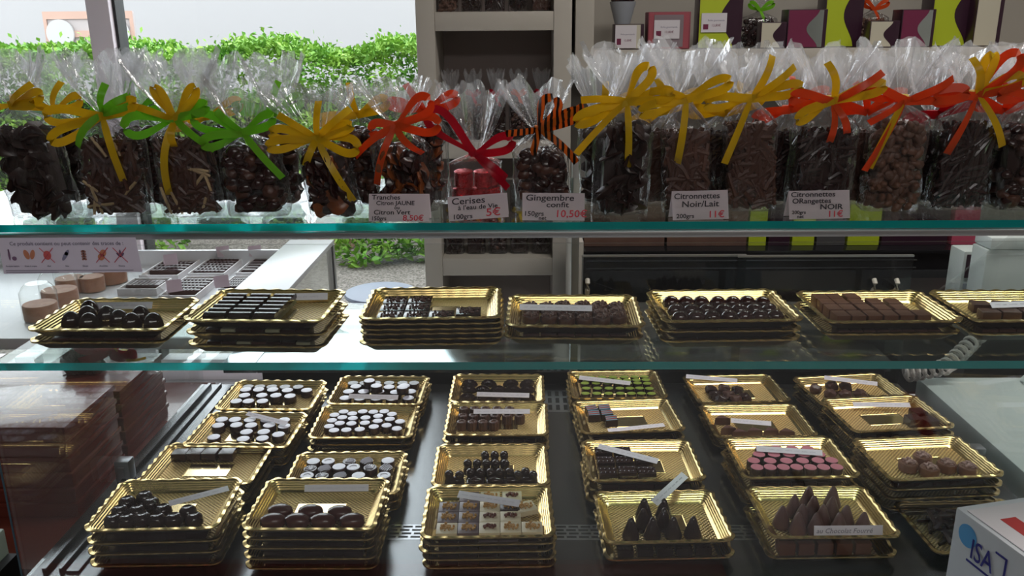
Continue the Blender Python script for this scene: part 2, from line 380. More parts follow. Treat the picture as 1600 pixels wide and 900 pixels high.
# back sliding doors on the right half
xd0 = aty(908, 450, Y1).x; xd1 = X1 - .008
zt = aty(1100, 396, Y1).z
for k in range(2):
    a = xd0 + (xd1 - xd0) * k / 2 - (.02 if k else 0); b = xd0 + (xd1 - xd0) * (k + 1) / 2
    d = sbox('sliding_door', G_DOOR, a, b, Y1 - .012 - .008 * k, Y1 - .007 - .008 * k, ZB + .006, zt - .004, case, smooth=False)
    sbox('door_rim', ALU, a, b, Y1 - .013 - .008 * k, Y1 - .006 - .008 * k, zt - .0038, zt, d)
for px in (918, 1366, 1401):
    p = aty(px, 446, Y1 - .03)
    bm = B(); tube(bm, [(p.x, Y1 - .022, p.z - .02), (p.x, Y1 - .03, p.z - .008), (p.x, Y1 - .034, p.z + .006), (p.x, Y1 - .026, p.z + .012)], .005, 10)
    obj('door_handle', bm, mat('ivory_plastic', (.6, .55, .48), .4), case)
pl = aty(905, 392, Y1)
sbox('door_post', mat('grey_post', (.33, .33, .33), .4), pl.x - .018, pl.x - .002, Y1 - .03, Y1, ZB + .001, ZT - .012, case, .001)

# ================================================================== GOLD TRAYS
def ring_pts(hx, hy, rc, n=156):
    """n points round a rounded rectangle, spaced by arc length; returns (x, y, nx, ny, s)"""
    L = [2 * (hx - rc), PI / 2 * rc, 2 * (hy - rc), PI / 2 * rc] * 2
    L = [2 * (hx - rc), PI / 2 * rc, 2 * (hy - rc), PI / 2 * rc, 2 * (hx - rc), PI / 2 * rc, 2 * (hy - rc), PI / 2 * rc]
    tot = sum(L); out = []
    for i in range(n):
        s = tot * i / n; k = 0
        while s > L[k]: s -= L[k]; k += 1
        q = k // 2
        c = [(1, -1), (1, 1), (-1, 1), (-1, -1)][q]
        if k % 2 == 0:
            st = [(-hx + rc, -hy), (hx, -hy + rc), (hx - rc, hy), (-hx, hy - rc)][q]
            d = [(1, 0), (0, 1), (-1, 0), (0, -1)][q]
            out.append((st[0] + d[0] * s, st[1] + d[1] * s, [0, 1, 0, -1][q], [-1, 0, 1, 0][q]))
        else:
            a = [-PI / 2, 0, PI / 2, PI][q] + (s / rc if rc > 0 else 0)
            cx, cy = c[0] * (hx - rc), c[1] * (hy - rc)
            out.append((cx + rc * math.cos(a), cy + rc * math.sin(a), math.cos(a), math.sin(a)))
    return out
TW, TD, TH = .095, .0725, .015     # half width, half depth, height
def tray_mesh():
    bm = B(); n = 168; nw = 28
    prof = [(-.0005, -.0032, 1.0, 0), (.0012, -.0018, 1.0, 0), (.0008, 0, 1.0, 0), (-.0035, .0006, .6, 0)]
    z = 0; ins = -.0035
    for k in range(5):
        prof.append((-.0045 - k * .0026, -.001 - k * .0027, .15, 0)); prof.append((-.0062 - k * .0026, -.0018 - k * .0027, .1, 0))
    prof.append((-.0195, -.0145, 0, 0))
    rings = []
    for off, zz, wv, _ in prof:
        pts = ring_pts(TW + off, TD + off, max(.014 + off * .5, .004), n); ring = []
        for i, (x, y, nx, ny) in enumerate(pts):
            w = math.cos(2 * PI * nw * i / n) * wv
            ring.append(bm.verts.new((x + nx * w * .0009, y + ny * w * .0009, TH + zz + w * .0007)))
        rings.append(ring)
    for hx, hy, zz in ((.0385, .0225, .0005), (.0375, .0215, .0011), (.0365, .0205, .0006)):
        rings.append([bm.verts.new((x, y, zz)) for x, y, _, _ in ring_pts(hx, hy, .0006, n)])
    nr = len(rings)
    for k in range(nr - 1):
        a, b = rings[k], rings[k + 1]
        for i in range(n):
            f = bm.faces.new((a[i], a[(i + 1) % n], b[(i + 1) % n], b[i]))
            f.material_index = 1 if k == nr - 4 else 0
    f = bm.faces.new(rings[-1]); f.material_index = 2
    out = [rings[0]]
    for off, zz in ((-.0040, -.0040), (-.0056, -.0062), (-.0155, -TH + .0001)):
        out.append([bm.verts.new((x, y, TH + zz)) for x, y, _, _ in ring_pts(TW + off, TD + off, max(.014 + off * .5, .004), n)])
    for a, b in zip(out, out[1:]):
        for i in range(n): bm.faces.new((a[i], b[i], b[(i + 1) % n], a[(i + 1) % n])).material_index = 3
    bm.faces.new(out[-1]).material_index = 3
    bmesh.ops.recalc_face_normals(bm, faces=bm.faces)
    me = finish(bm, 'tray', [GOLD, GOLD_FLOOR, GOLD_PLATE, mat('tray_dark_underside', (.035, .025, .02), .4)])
    for p in me.polygons:
        if p.material_index in (1, 2): p.use_smooth = False
    return me
TRAY = tray_mesh()

class Tray: pass
TR = {}
def stack(key, corners, n, s, z0, what, back_only=False, front_only=False, where='', group='gold trays'):
    """corners: pixels FL, FR, BL, BR of the top rim. n trays spaced s."""
    z = z0 + TH + (n - 1) * s + .0012
    P = [at(*c, z) if c else None for c in corners]
    if back_only:
        m = (P[2] + P[3]) / 2; ang = math.atan2(P[3].y - P[2].y, P[3].x - P[2].x)
        c = m + Vector((math.sin(ang), -math.cos(ang), 0)) * TD
    elif front_only:
        ang = math.radians(front_only[1]); m = P[0]
        c = m + Vector((math.cos(ang), math.sin(ang), 0)) * (TW - .006) + Vector((-math.sin(ang), math.cos(ang), 0)) * (TD - .004)
    else:
        c = sum(P, Vector()) / 4
        e = (P[1] - P[0]) + (P[3] - P[2]); ang = math.atan2(e.y, e.x)
        e2 = (P[2] - P[0]) + (P[3] - P[1]); ang2 = math.atan2(-e2.x, e2.y)
        ang = max(-.09, min(.16, ang * .6 + ang2 * .4))
    c0_ = c.copy()
    if z0 == ZB: c.y = max(c.y, Y0 + TD * math.cos(ang) + TW * abs(math.sin(ang)) + .002); c.y = min(c.y, Y1 - .028 - TD - .5 * TW * abs(math.sin(ang))); c.x = min(c.x, X1 - .012 - TW - TD * abs(math.sin(ang)))
    else: c.y = max(c.y, Y0 + TD * math.cos(ang) + TW * abs(math.sin(ang)) + .004); c.x = min(max(c.x, X0 + .012 + TW + TD * abs(math.sin(ang))), X1 - .012 - TW)
    t = Tray(); t.x, t.y, t.a, t.rim = c.x, c.y, ang, z; t.fz = z - TH + .0007; t.n = n; t.s = s; t.ox, t.oy = c0_.x, c0_.y
    rr = random.Random(key)
    for k in range(n):
        j = (n - 1 - k)
        o = link('gold_tray', TRAY, None, (c.x + (rr.uniform(-.003, .003) if j else 0), c.y + (rr.uniform(-.002, .002) if j else 0), z - TH - j * s), (0, 0, ang + (rr.uniform(-.012, .012) if j else 0)))
        pos = 'only tray' if n == 1 else ('topmost tray, ' if j == 0 else ORD[j + 1] + ' tray from the top, ')
        lab = 'gold scalloped tray holding %s' % what if j == 0 else 'gold scalloped tray, %s down under the tray of %s' % (ORD[j + 1], what)
        tag(o, ' '.join(lab.split()[:16]), 'tray', group)
        if j == n - 1: t.low = o
    TR[key] = t
    return t
def local(t, p): 
    d = Vector((p.x - t.ox, p.y - t.oy)); c, s = math.cos(-t.a), math.sin(-t.a)
    return Vector((d.x * c - d.y * s, d.x * s + d.y * c))
def world(t, u, v, z):
    c, s = math.cos(t.a), math.sin(t.a)
    return Vector((t.x + u * c - v * s, t.y + u * s + v * c, z))

def put(t, proto, pts, label, cat, group, h, r=(.012, .012), lvl=None, rz=0, jit=.0, jr=0., extra_z=None, where='', relax=True):
    """pts: (px, py[, rise]) of the top centres; proto: list of (name, mesh) -> first is the body, rest children."""
    fz = t.fz if lvl is None else lvl
    L = []
    for q in pts:
        dz = q[2] if len(q) > 2 else 0
        p = local(t, at(q[0], q[1], fz + h + dz))
        lim = (.0765 - r[0], .054 - r[1])
        L.append([max(-lim[0], min(lim[0], p.x)), max(-lim[1], min(lim[1], p.y)), dz])
    if relax:
        for it in range(30):
            for i in range(len(L)):
                for j in range(i):
                    if abs(L[i][2] - L[j][2]) > .004: continue
                    dx = (L[i][0] - L[j][0]) / (2 * r[0]); dy = (L[i][1] - L[j][1]) / (2 * r[1]); d = math.hypot(dx, dy)
                    if 1e-6 < d < 1.0:
                        k = (1.0 - d) * .5 / d
                        L[i][0] += dx * k * 2 * r[0] * .5; L[j][0] -= dx * k * 2 * r[0] * .5
                        L[i][1] += dy * k * 2 * r[1] * .5; L[j][1] -= dy * k * 2 * r[1] * .5
            for q in L:
                q[0] = max(-lim[0], min(lim[0], q[0])); q[1] = max(-lim[1], min(lim[1], q[1]))
    rows = sorted(L, key=lambda q: (q[2], q[1])); lines = []
    for q in rows:
        if lines and q[1] - lines[-1][0][1] < r[1] * .9 and abs(q[2] - lines[-1][0][2]) < .003: lines[-1].append(q)
        else: lines.append([q])
    k = 0
    for li, line in enumerate(lines):
        line.sort()
        for ci, q in enumerate(line):
            w = world(t, q[0], q[1], fz + q[2])
            nm, me = proto[k % len(proto)][0] if isinstance(proto[0], list) else proto[0]
            kids = (proto[k % len(proto)] if isinstance(proto[0], list) else proto)[1:]
            o = link(nm if nm != 'chocolate' else cat.replace(' ', '_'), me, None, w, (0, 0, t.a + rz + R.uniform(-jr, jr)))
            tiers = ORD[min(li + 1, 12)]
            lb = '%s, %s in %s row of %s' % (label, ORD[min(ci + 1, 12)], tiers, where)
            tag(o, ' '.join(lb.split()[:16]), cat, group)
            for cn, cm in kids: link(cn, cm, o)
            k += 1
def row(x0, x1, y, n, y1=None):
    y1 = y if y1 is None else y1
    return [(x0 + (x1 - x0) * i / max(n - 1, 1), y + (y1 - y) * i / max(n - 1, 1)) for i in range(n)]

# ---- chocolate prototypes (meshes)
def M_(name, fn, mats, smooth=True):
    bm = B(); fn(bm); return finish(bm, name, mats, smooth)
def round_choc(name, r, h, body, top=None, inset=.0012, flute=0, nf=12, sx=1, sy=1):
    b = M_(name, lambda bm: lathe(bm, [(r * .94, 0), (r, .001), (r, h - .002), (r * .93, h - .0005), (r * .9, h)], 28, sx=sx, sy=sy, flute=flute, nf=nf), body)
    out = [('chocolate', b)]
    if top: out.append(('top_disc', M_(name + '_top', lambda bm: lathe(bm, [(r * .9, h + .0001), (r * .88, h + .0007), (r * .5, h + .001)], 28, sx=sx, sy=sy), top)))
    return out
def block_choc(name, hx, hy, h, body, bev=.0015, extra=None, mats=None):
    def fn(bm):
        box(bm, -hx, hx, -hy, hy, 0, h, 0, bev)
        if extra: extra(bm)
    return M_(name, fn, mats or body)
def bits(n, r0, z, rad, seed, sp=1):
    rr = random.Random(seed)
    def fn(bm):
        for i in range(n):
            a = rr.uniform(0, 2 * PI); d = rad * rr.random() ** .7 * sp
            s = r0 * rr.uniform(.6, 1.3)
            mt = Matrix.Translation((d * math.cos(a), d * math.sin(a), z + s * .5)) @ Matrix.Rotation(rr.uniform(0, 3), 4, 'X') @ Matrix.Rotation(rr.uniform(0, 3), 4, 'Z')
            bmesh.ops.create_icosphere(bm, subdivisions=1, radius=s, matrix=mt @ Matrix.Diagonal((1, .7, .8, 1)))
    return fn
def dome_prof(r, h, n=8, pw=1.0):
    return [(r * .93, 0)] + [(r * math.cos(PI / 2 * k / n) ** pw, .0015 + (h - .0015) * math.sin(PI / 2 * k / n)) for k in range(n)] + [(r * .02, h)]
def swirl_top(r, h, kind):
    def fn(bm):
        if kind == 0:
            lathe(bm, [(r * .95, h + .0001), (r * .93, h + .0008), (r * .6, h + .001)], 24)
        rr = random.Random(kind)
    return fn

CH = {}
CH['cherry'] = [('cherry_chocolate', M_('cherry', lambda bm: lathe(bm, [(.0095, 0), (.0125, .004), (.0132, .009), (.0118, .015), (.0085, .0185), (.006, .0195), (.0052, .0188), (.003, .0182), (.0002, .0182)], 24), CHOC_DD))]
CH['bar'] = [('chocolate', block_choc('log', .0128, .012, .015, CHOC_D, .002))]
CH['white_round'] = round_choc('wr', .0125, .013, CHOC_D, TOP_WH); CH['white_small'] = round_choc('ws', .0106, .013, CHOC_D, TOP_WH)
CH['dark_round'] = round_choc('dr', .0118, .013, CHOC_D)
CH['pink'] = round_choc('pk', .0112, .016, CHOC_D, TOP_PK)
CH['green'] = round_choc('gr', .0098, .009, CHOC_D, TOP_GR, sx=1.0, sy=.8)
CH['fluted'] = [('chocolate', M_('fl', lambda bm: (lathe(bm, [(.0095, 0), (.0095, .014), (.0085, .016), (.0055, .0165), (.0035, .0145), (.0005, .0145)], 48, flute=.07, nf=10)), CHOC_B))]
def macaron(bm):
    lathe(bm, [(.010, 0), (.016, .002), (.018, .006), (.0172, .0085), (.0178, .010), (.0165, .014), (.011, .0175), (.004, .019), (.0005, .019)], 28, sx=1.05, sy=.72)
CH['macaron'] = [('chocolate', M_('mac', macaron, mat('red_brown_chocolate', (.07, .014, .012), .25)))]
def sw_top(kind):
    def fn(bm):
        r = .0112; h = .0131
        if kind == 0:   # ring
            lathe(bm, [(r, h), (r * .97, h + .0008), (r * .55, h + .0010), (r * .5, h)], 28)
        elif kind == 1:  # fan of rays
            for k in range(7):
                a = PI * (.15 + .7 * k / 6); p = [Vector((0, -r * .6, h + .0006)), Vector((math.cos(a) * r * .9, -r * .6 + math.sin(a) * r * 1.4, h + .0006))]
                tube(bm, p, .0009, 5)
        else:           # zig zag
            for k in range(5):
                y = -r * .7 + k * r * .35; w = math.sqrt(max(0, r * r - y * y)) * .9
                tube(bm, [(-w, y - .002, h + .0004), (0, y + .001, h + .0007), (w, y + .002, h + .0004)], .0011, 5)
    return fn
CH['swirl'] = []
for k in range(3):
    base = round_choc('sw%d' % k, .0122, .013, CHOC_D)
    CH['swirl'].append([base[0], ('swirl_icing', M_('swt%d' % k, sw_top(k), TOP_WH))])
CH['swirl'].append([round_choc('sw3', .0122, .013, CHOC_D)[0], ('top_disc', M_('swt3', lambda bm: lathe(bm, [(.011, .0131), (.0108, .0138), (.006, .014)], 28), TOP_WH))])
CH['hat'] = [('chocolate', M_('hat', lambda bm: lathe(bm, [(.0076, 0), (.0078, .006), (.0060, .010), (.0064, .0125), (.0076, .016), (.0070, .0205), (.0042, .0235), (.0004, .0243)], 20), CHOC_DD))]
def loaf(bm):
    box(bm, -.0138, .0138, -.0085, .0085, 0, .008, 0, .002)
    lathe(bm, [(r, z + .008) for r, z in dome_prof(.0125, .007)], 20, sx=1, sy=.62)
CH['loaf'] = [('chocolate', M_('loaf', loaf, CHOC_DD))]
def shell(bm):
    n, m = 40, 8
    prof = dome_prof(.0165, .013, m)
    rings = []
    for r, z in prof:
        rings.append([bm.verts.new((r * math.cos(2 * PI * i / n) * (1 + .05 * (i % 2)), r * .62 * math.sin(2 * PI * i / n) * (1 + .05 * (i % 2)), z * (1 + .08 * (i % 2)))) for i in range(n)])
    for a, b in zip(rings, rings[1:]):
        for i in range(n): bm.faces.new((a[i], a[(i + 1) % n], b[(i + 1) % n], b[i]))
    bm.faces.new(list(reversed(rings[0]))); bm.faces.new(rings[-1])
CH['shell'] = [('chocolate', M_('shell', shell, CHOC_DD))]
def cone(m): return [('chocolate', M_('cone' + m.name, lambda bm: lathe(bm, [(.0118, 0), (.0132, .003), (.0128, .007), (.0085, .020), (.0048, .030), (.0026, .034), (.0004, .0352)], 24), m))]
CH['cone'] = cone(CHOC_DD); CH['cone_m'] = cone(mat('rosy_milk_chocolate', (.12, .055, .05), .35))
def dots(bm):
    for i in range(4):
        bmesh.ops.create_icosphere(bm, subdivisions=1, radius=.0021, matrix=Matrix.Translation((-.011 + i * .0072, -.0065, .0135)))
        bmesh.ops.create_icosphere(bm, subdivisions=1, radius=.0021, matrix=Matrix.Translation((-.011 + i * .0072, .0055, .0135)))
CH['domino'] = [('chocolate', block_choc('domino', .0148, .0118, .0135, CHOC_DD, .0016, dots))]
def stripes(ci):
    def fn(bm):
        for k in range(5):
            y = -.0085 + k * .0043
            v = [bm.verts.new(p) for p in ((-.0105, y - .002, .0142), (.0105, y + .002 - .001, .0142), (.0105, y + .0035 - .001, .0146), (-.0105, y, .0146))]
            bm.faces.new(v).material_index = k % 2
    return fn
CH['striped'] = [('chocolate', block_choc('str', .0115, .0105, .014, CHOC_D, .0012)), ('painted_stripes', M_('strp', stripes(0), [mat('pale_blue_icing', (.25, .42, .55), .4), mat('rose_icing', (.55, .14, .12), .4)], False))]
def wedge(bm):
    v = [bm.verts.new(p) for p in ((-.016, -.008, 0), (.016, -.008, 0), (.0, .010, 0), (-.0145, -.007, .014), (.0145, -.007, .014), (0, .0085, .014))]
    for f in ((2, 1, 0), (3, 4, 5), (0, 1, 4, 3), (1, 2, 5, 4), (2, 0, 3, 5)): bm.faces.new([v[i] for i in f])
    bmesh.ops.bevel(bm, geom=list(bm.edges), offset=.0008, segments=2, affect='EDGES')
CH['wedge'] = [('chocolate', M_('wedge', wedge, mat('rosy_brown_chocolate', (.11, .05, .042), .35)))]
def lump(seed, r, m, sz=1.0, amp=.35):
    def fn(bm):
        bmesh.ops.create_icosphere(bm, subdivisions=3, radius=r, matrix=Matrix.Identity(4))
        for v in bm.verts:
            k = 1 + amp * noise.noise(v.co * (2.4 / r) * .5 + Vector((seed, 0, 0))) + amp * .5 * noise.noise(v.co * (6 / r) * .5 + Vector((0, seed, 0)))
            v.co = Vector((v.co.x * k, v.co.y * k, max(-r * .7, v.co.z * k) * sz + r * .7 * sz))
    return [('chocolate', M_('lump%d' % seed, fn, m))]
CH['rocher'] = [lump(s, .0125, CHOC_D if s % 2 else CHOC_B, .8) for s in (1, 2, 3)]
CH['rocher_b'] = [lump(s, .0125, CHOC_B, .8) for s in (4, 5, 6)]
CH['petal'] = [('chocolate', M_('petal', lambda bm: lathe(bm, [(.0145, 0), (.0152, .002), (.0152, .012), (.014, .014), (.0135, .014)], 40, flute=.02, nf=10), mat('caramel_chocolate', (.16, .07, .045), .4))),
               ('petal_topping', M_('petalt', bits(26, .0028, .0145, .0115, 5), mat('pale_crumb', (.36, .22, .2), .5)))]
CH['cube'] = [('chocolate', block_choc('cubec', .0125, .0125, .016, CHOC_D, .002))]
CH['pyr'] = [('chocolate', M_('pyr', lambda bm: lathe(bm, [(.0135, 0), (.0148, .003), (.0135, .010), (.0098, .0165), (.0045, .0205), (.0004, .0215)], 8), CHOC_DD))]
def halfcyl(bm):
    n = 12; prev = None; A = []
    for k in range(n + 1):
        a = PI * k / n; A.append((math.cos(a) * .0085, .006 + math.sin(a) * .0075))
    ring = [(-.0085, 0)] + list(reversed(A)) + [(.0085, 0)]
    L = [bm.verts.new((-.0148, y, z)) for y, z in ring]; Q = [bm.verts.new((.0148, y, z)) for y, z in ring]
    for i in range(len(ring) - 1): bm.faces.new((L[i], L[i + 1], Q[i + 1], Q[i]))
    bm.faces.new(L); bm.faces.new(list(reversed(Q))); bm.faces.new((L[0], Q[0], Q[-1], L[-1]))
    bmesh.ops.recalc_face_normals(bm, faces=bm.faces)
OLIVE = mat('pale_olive_marzipan', (.20, .19, .10), .5)
def dipped(name, low):
    b = M_(name + 'b', lambda bm: box(bm, -.0142, .0142, -.0078, .0078, 0, .0085, 0, .001), low)
    t = M_(name + 't', halfcyl, CHOC_DD)
    for v in t.vertices: v.co.z = v.co.z * .62 + .0075
    return [('chocolate', b), ('glossy_coating', t)]
CH['dip'] = [dipped('dipa', OLIVE), dipped('dipb', CHOC_D)]
NIB = mat('pale_sesame_nibs', (.55, .48, .40), .6)
CH['tile'] = [('chocolate', block_choc('tile', .0172, .0165, .007, CHOC_DD, .0006)), ('nut_nibs', M_('nibs', bits(46, .0017, .007, .0155, 8), mat('dark_red_nibs', (.10, .04, .035), .5)))]
TILE_TOP = TOP_WH
CH['nibdisc'] = [('chocolate', round_choc('nd', .0128, .010, CHOC_B)[0][1]), ('nut_nibs', M_('nibsd', bits(34, .0021, .010, .0108, 9), mat('brown_nibs', (.14, .07, .055), .4)))]
def egg(bm):
    lathe(bm, [(.004, 0), (.010, .002), (.0128, .0065), (.012, .011), (.0085, .0155), (.004, .018), (.0004, .0184)], 24, sx=1.0, sy=.78)
CH['egg'] = [('chocolate', M_('egg', egg, mat('glossy_red_brown_chocolate', (.045, .012, .012), .12, 0, .6, coat=.4)))]
CH['mblock'] = [('chocolate', block_choc('mb', .0098, .0125, .0165, CHOC_M, .0012))]
CH['mround'] = [('chocolate', block_choc('mr', .013, .011, .014, CHOC_B, .003))]
NUTB = M_('nutb', bits(34, .0023, .0085, .0105, 11), NUTS); PUFB = M_('pufb', bits(13, .0031, .0085, .0095, 12), PUFF)
def sqt(m, top): return [('chocolate', block_choc('sq' + m.name + top.name, .0152, .0142, .0085, m, .001)), ('chopped_nuts' if top is NUTB else 'crisp_pearls', top)]
GRAYCH = mat('grey_brown_ganache', (.16, .11, .12), .35)
CH['sq'] = {'c': sqt(CREAM, NUTB), 'p': sqt(CREAM, PUFB), 'b': sqt(GRAYCH, NUTB), 'd': sqt(CHOC_D, NUTB)}

# ---- label strips
STRIP_LOCAL = {1261: ('C5R1', -.026, .074, -.0535)}
def strip(px0, py0, px1, py1, z, tilt=.7, w=.0105, what='', txt=None, y=None):
    a = at(px0, py0, z); b = at(px1, py1, z) if y is None else None
    if y is not None: a = aty(px0, py0, y); b = aty(px1, py1, y)
    if px0 in STRIP_LOCAL: k_, u0, u1, v0 = STRIP_LOCAL[px0]; a = world(TR[k_], u0, v0, z); b = world(TR[k_], u1, v0, z)
    d = b - a; L = d.length; ang = math.atan2(d.y, d.x)
    o = thing('label_strip', what, 'label', (a + b) / 2, ang)
    o.rotation_euler = (0, 0, ang)
    bm = B(); box(bm, -L / 2, L / 2, -w / 2, w / 2, 0, .0006, 0)
    s = obj('card', bm, PAPER_L, o, (0, 0, 0), (tilt, 0, 0))
    if txt: text('handwriting', txt, w * .62, INK_G, o, (-L / 2 + .003, -.0035 * math.cos(tilt) - .0009 * math.sin(tilt), -.0035 * math.sin(tilt) + .0010), (tilt, 0, 0), shear=.25, sx=1.0)
    else:
        rr = random.Random(int(px0 * 7 + py0)); bm = B(); x = -L / 2 + .006
        while x < L / 2 - .014:
            n = rr.randint(6, 12); pts = [(x + i * .0011, (.0011 if i % 2 else -.0011) * rr.uniform(.5, 1.3), .0008) for i in range(n)]
            tube(bm, pts, .00014, 3); x += n * .0011 + .003
        obj('handwriting', bm, INK_G, o, (0, 0, 0), (tilt, 0, 0))
    return o

# ---- the stacks on the deck
S = stack
S('C1R1', [(117, 834), (345, 832), (190, 745), (385, 742)], 4, .019, ZB, 'thirteen dark cherry chocolates, front left of the deck')
S('C1R2', [None, None, (262, 692), (433, 692)], 3, .016, ZB, 'a single row of dark blocks behind the cherries', back_only=True)
S('C1R3', [(285, 697), (447, 700), (330, 643), (482, 645)], 3, .016, ZB, 'large pale topped rounds, left column third row')
S('C1R4', [(336, 640), (485, 641), (372, 592), (510, 595)], 3, .016, ZB, 'loose pale topped rounds at the back left corner')
S('C2R1', [(369, 829), (589, 829), (418, 747), (612, 747)], 5, .0155, ZB, 'seven red brown oval shells')
S('C2R2', [None, None, (465, 707), (640, 705)], 3, .014, ZB, 'swirl decorated rounds', back_only=True)
S('C2R3', [(480, 686), (642, 683), (505, 632), (658, 632)], 3, .012, ZB, 'small pale topped rounds in a triangle')
S('C2R4', [(515, 630), (655, 630), (533, 588), (672, 590)], 3, .013, ZB, 'pale topped rounds piled in two layers, back row')
S('C3R1', [(650, 850), (870, 845), (670, 763), (859, 759)], 5, .012, ZB, 'square nut topped pralines')
S('C3R2', [(675, 757), (857, 755), (687, 697), (852, 694)], 3, .018, ZB, 'knobbed dark chocolates')
S('C3R3', [(690, 680), (860, 681), (703, 628), (855, 627)], 3, .016, ZB, 'fluted brown chocolates')
S('C3R4', [(703, 626), (850, 625), (710, 586), (848, 587)], 3, .015, ZB, 'ribbed dark shell chocolates')
S('C4R1', [(945, 853), (1156, 848), (923, 764), (1111, 761)], 2, .028, ZB, 'eight dark cone chocolates')
S('C4R2', [(915, 753), (1107, 750), (905, 688), (1082, 684)], 3, .019, ZB, 'dotted dark blocks')
S('C4R3', [(903, 683), (1070, 668), (900, 625), (1045, 621)], 3, .018, ZB, 'blue and rose striped squares')
S('C4R4', [(897, 622), (1040, 620), (888, 580), (1025, 577)], 3, .018, ZB, 'green pistachio topped ovals')
S('C5R1', [(1207, 842), (1413, 840), (1165, 757), (1342, 758)], 2, .034, ZB, 'milk chocolate cones')
S('C5R2', [(1165, 745), (1345, 745), (1140, 685), (1283, 681)], 3, .022, ZB, 'pink topped rounds')
S('C5R3', [(1115, 683), (1285, 680), (1090, 632), (1240, 632)], 2, .018, ZB, 'brown triangular pralines')
S('C5R4', [(1090, 626), (1235, 622), (1060, 578), (1195, 575)], 2, .018, ZB, 'dark rough rochers, back row')
S('C6R1', [(1466, 862), None, None, None], 1, .02, ZB, 'dark candied orange sticks beside the white box', front_only=(1, 2))
S('C6R2', [(1390, 748), (1578, 740), (1325, 685), (1495, 683)], 4, .017, ZB, 'five crumb topped caramel rounds')
S('C6R3', [(1335, 676), (1490, 663), (1282, 623), (1430, 618)], 4, .017, ZB, 'three dark cubes in one corner')
S('C6R4', [(1290, 634), (1420, 622), (1240, 590), (1372, 584)], 3, .017, ZB, 'brown rough rochers, back right corner')
# ---- the stacks on the middle shelf
S('M1', [(33, 514), (262, 512), (122, 468), (312, 467)], 2, .018, ZM, 'nine dark pointed domes', group='gold trays on the middle shelf')
S('M2', [(280, 495), (508, 497), (345, 457), (540, 455)], 3, .018, ZM, 'coated olive marzipan logs', group='gold trays on the middle shelf')
S('M3', [(553, 497), (783, 490), (588, 453), (783, 450)], 6, .0072, ZM, 'flat square nibbed tiles', group='gold trays on the middle shelf')
S('M4', [(790, 508), (1007, 508), (795, 461), (995, 462)], 2, .017, ZM, 'nib topped brown discs', group='gold trays on the middle shelf')
S('M5', [(1040, 500), (1250, 495), (1010, 455), (1210, 455)], 3, .014, ZM, 'glossy red brown eggs', group='gold trays on the middle shelf')
S('M6', [(1295, 502), (1510, 500), (1240, 455), (1435, 455)], 2, .018, ZM, 'upright milk chocolate blocks', group='gold trays on the middle shelf')
S('M7', [(1540, 499), (1745, 497), (1466, 455), (1655, 455)], 2, .018, ZM, 'rounded brown blocks, right end', group='gold trays on the middle shelf')

# ---- chocolates
put(TR['C1R1'], CH['cherry'], [(224, 771), (219, 787), (190, 781), (166, 796), (252, 792), (191, 798), (265, 803), (288, 809), (156, 812), (183, 812), (235, 809), (209, 818), (247, 818)],
    'dark dimpled cherry chocolate', 'cherry chocolate', 'cherry chocolates', .019, (.0127, .0127), where='front left tray')
put(TR['C1R2'], CH['bar'], [(276, 705), (303, 703), (331, 701), (358, 700)], 'plain dark chocolate block', 'chocolate block', 'dark blocks behind the cherries', .015, (.0132, .013), jr=.05, where='the second tray')
put(TR['C1R3'], CH['white_round'], [(340, 650), (371, 651), (395, 651), (422, 650), (446, 652), (342, 662), (369, 662), (392, 662), (420, 662), (444, 665), (385, 674), (412, 674), (437, 678), (334, 682), (380, 685), (410, 684)],
    'pale topped large round', 'round praline', 'large pale topped rounds', .014, (.0127, .0127), where='left third tray')
put(TR['C1R4'], CH['dark_round'], row(388, 470, 598, 5), 'dark topped round', 'dark round', 'dark rounds at the back left', .013, (.0122, .0115), where='back left tray')
put(TR['C1R4'], CH['white_round'], [(381, 608), (404, 608), (426, 608), (449, 609), (479, 609), (382, 617), (409, 617), (431, 617), (453, 618), (362, 626), (386, 626), (410, 626)], 'pale topped loose round', 'round praline', 'loose pale rounds at the back left', .014, (.0122, .0115), where='back left tray')
put(TR['C2R1'], CH['macaron'], [(426, 805), (467, 806), (554, 809), (416, 816), (460, 817), (498, 818), (536, 819)], 'red brown oval shell chocolate', 'oval chocolate', 'oval shell chocolates', .018, (.0188, .0128), jr=.1, where='front tray')
put(TR['C2R2'], CH['swirl'], [(487, 712), (514, 712), (547, 712), (577, 713), (612, 713), (469, 728), (494, 728), (523, 727), (550, 727), (577, 726), (606, 728), (474, 742), (503, 742), (531, 742), (560, 742), (600, 742)],
    'icing decorated round', 'decorated praline', 'swirl decorated rounds', .014, (.0124, .0124), jr=1.0, where='swirl tray')
put(TR['C2R3'], CH['white_small'], [(569, 634), (596, 635), (538, 643), (560, 643), (577, 641), (611, 646), (517, 646), (531, 652), (551, 652), (571, 652), (591, 649), (511, 656), (529, 660), (549, 661), (570, 660), (590, 657), (609, 654), (625, 658), (507, 666), (521, 671), (541, 671), (562, 670), (584, 666), (604, 664), (620, 669)],
    'small pale topped round', 'small praline', 'small pale topped rounds', .014, (.0107, .0107), where='triangle tray')
put(TR['C2R4'], CH['dark_round'], row(545, 650, 598, 6), 'dark topped round in the back', 'dark round', 'dark rounds under the pile', .013, (.012, .0115), where='piled tray')
put(TR['C2R4'], CH['white_round'], [(556, 603), (608, 604), (632, 602), (544, 611), (568, 611), (592, 611), (618, 612), (643, 611), (537, 621), (562, 622), (588, 622), (612, 622), (638, 621), (577, 594, .014), (588, 602, .014), (629, 604, .014)], 'pale topped round in pile', 'round praline', 'piled pale topped rounds', .014, (.0124, .0118), where='piled tray')
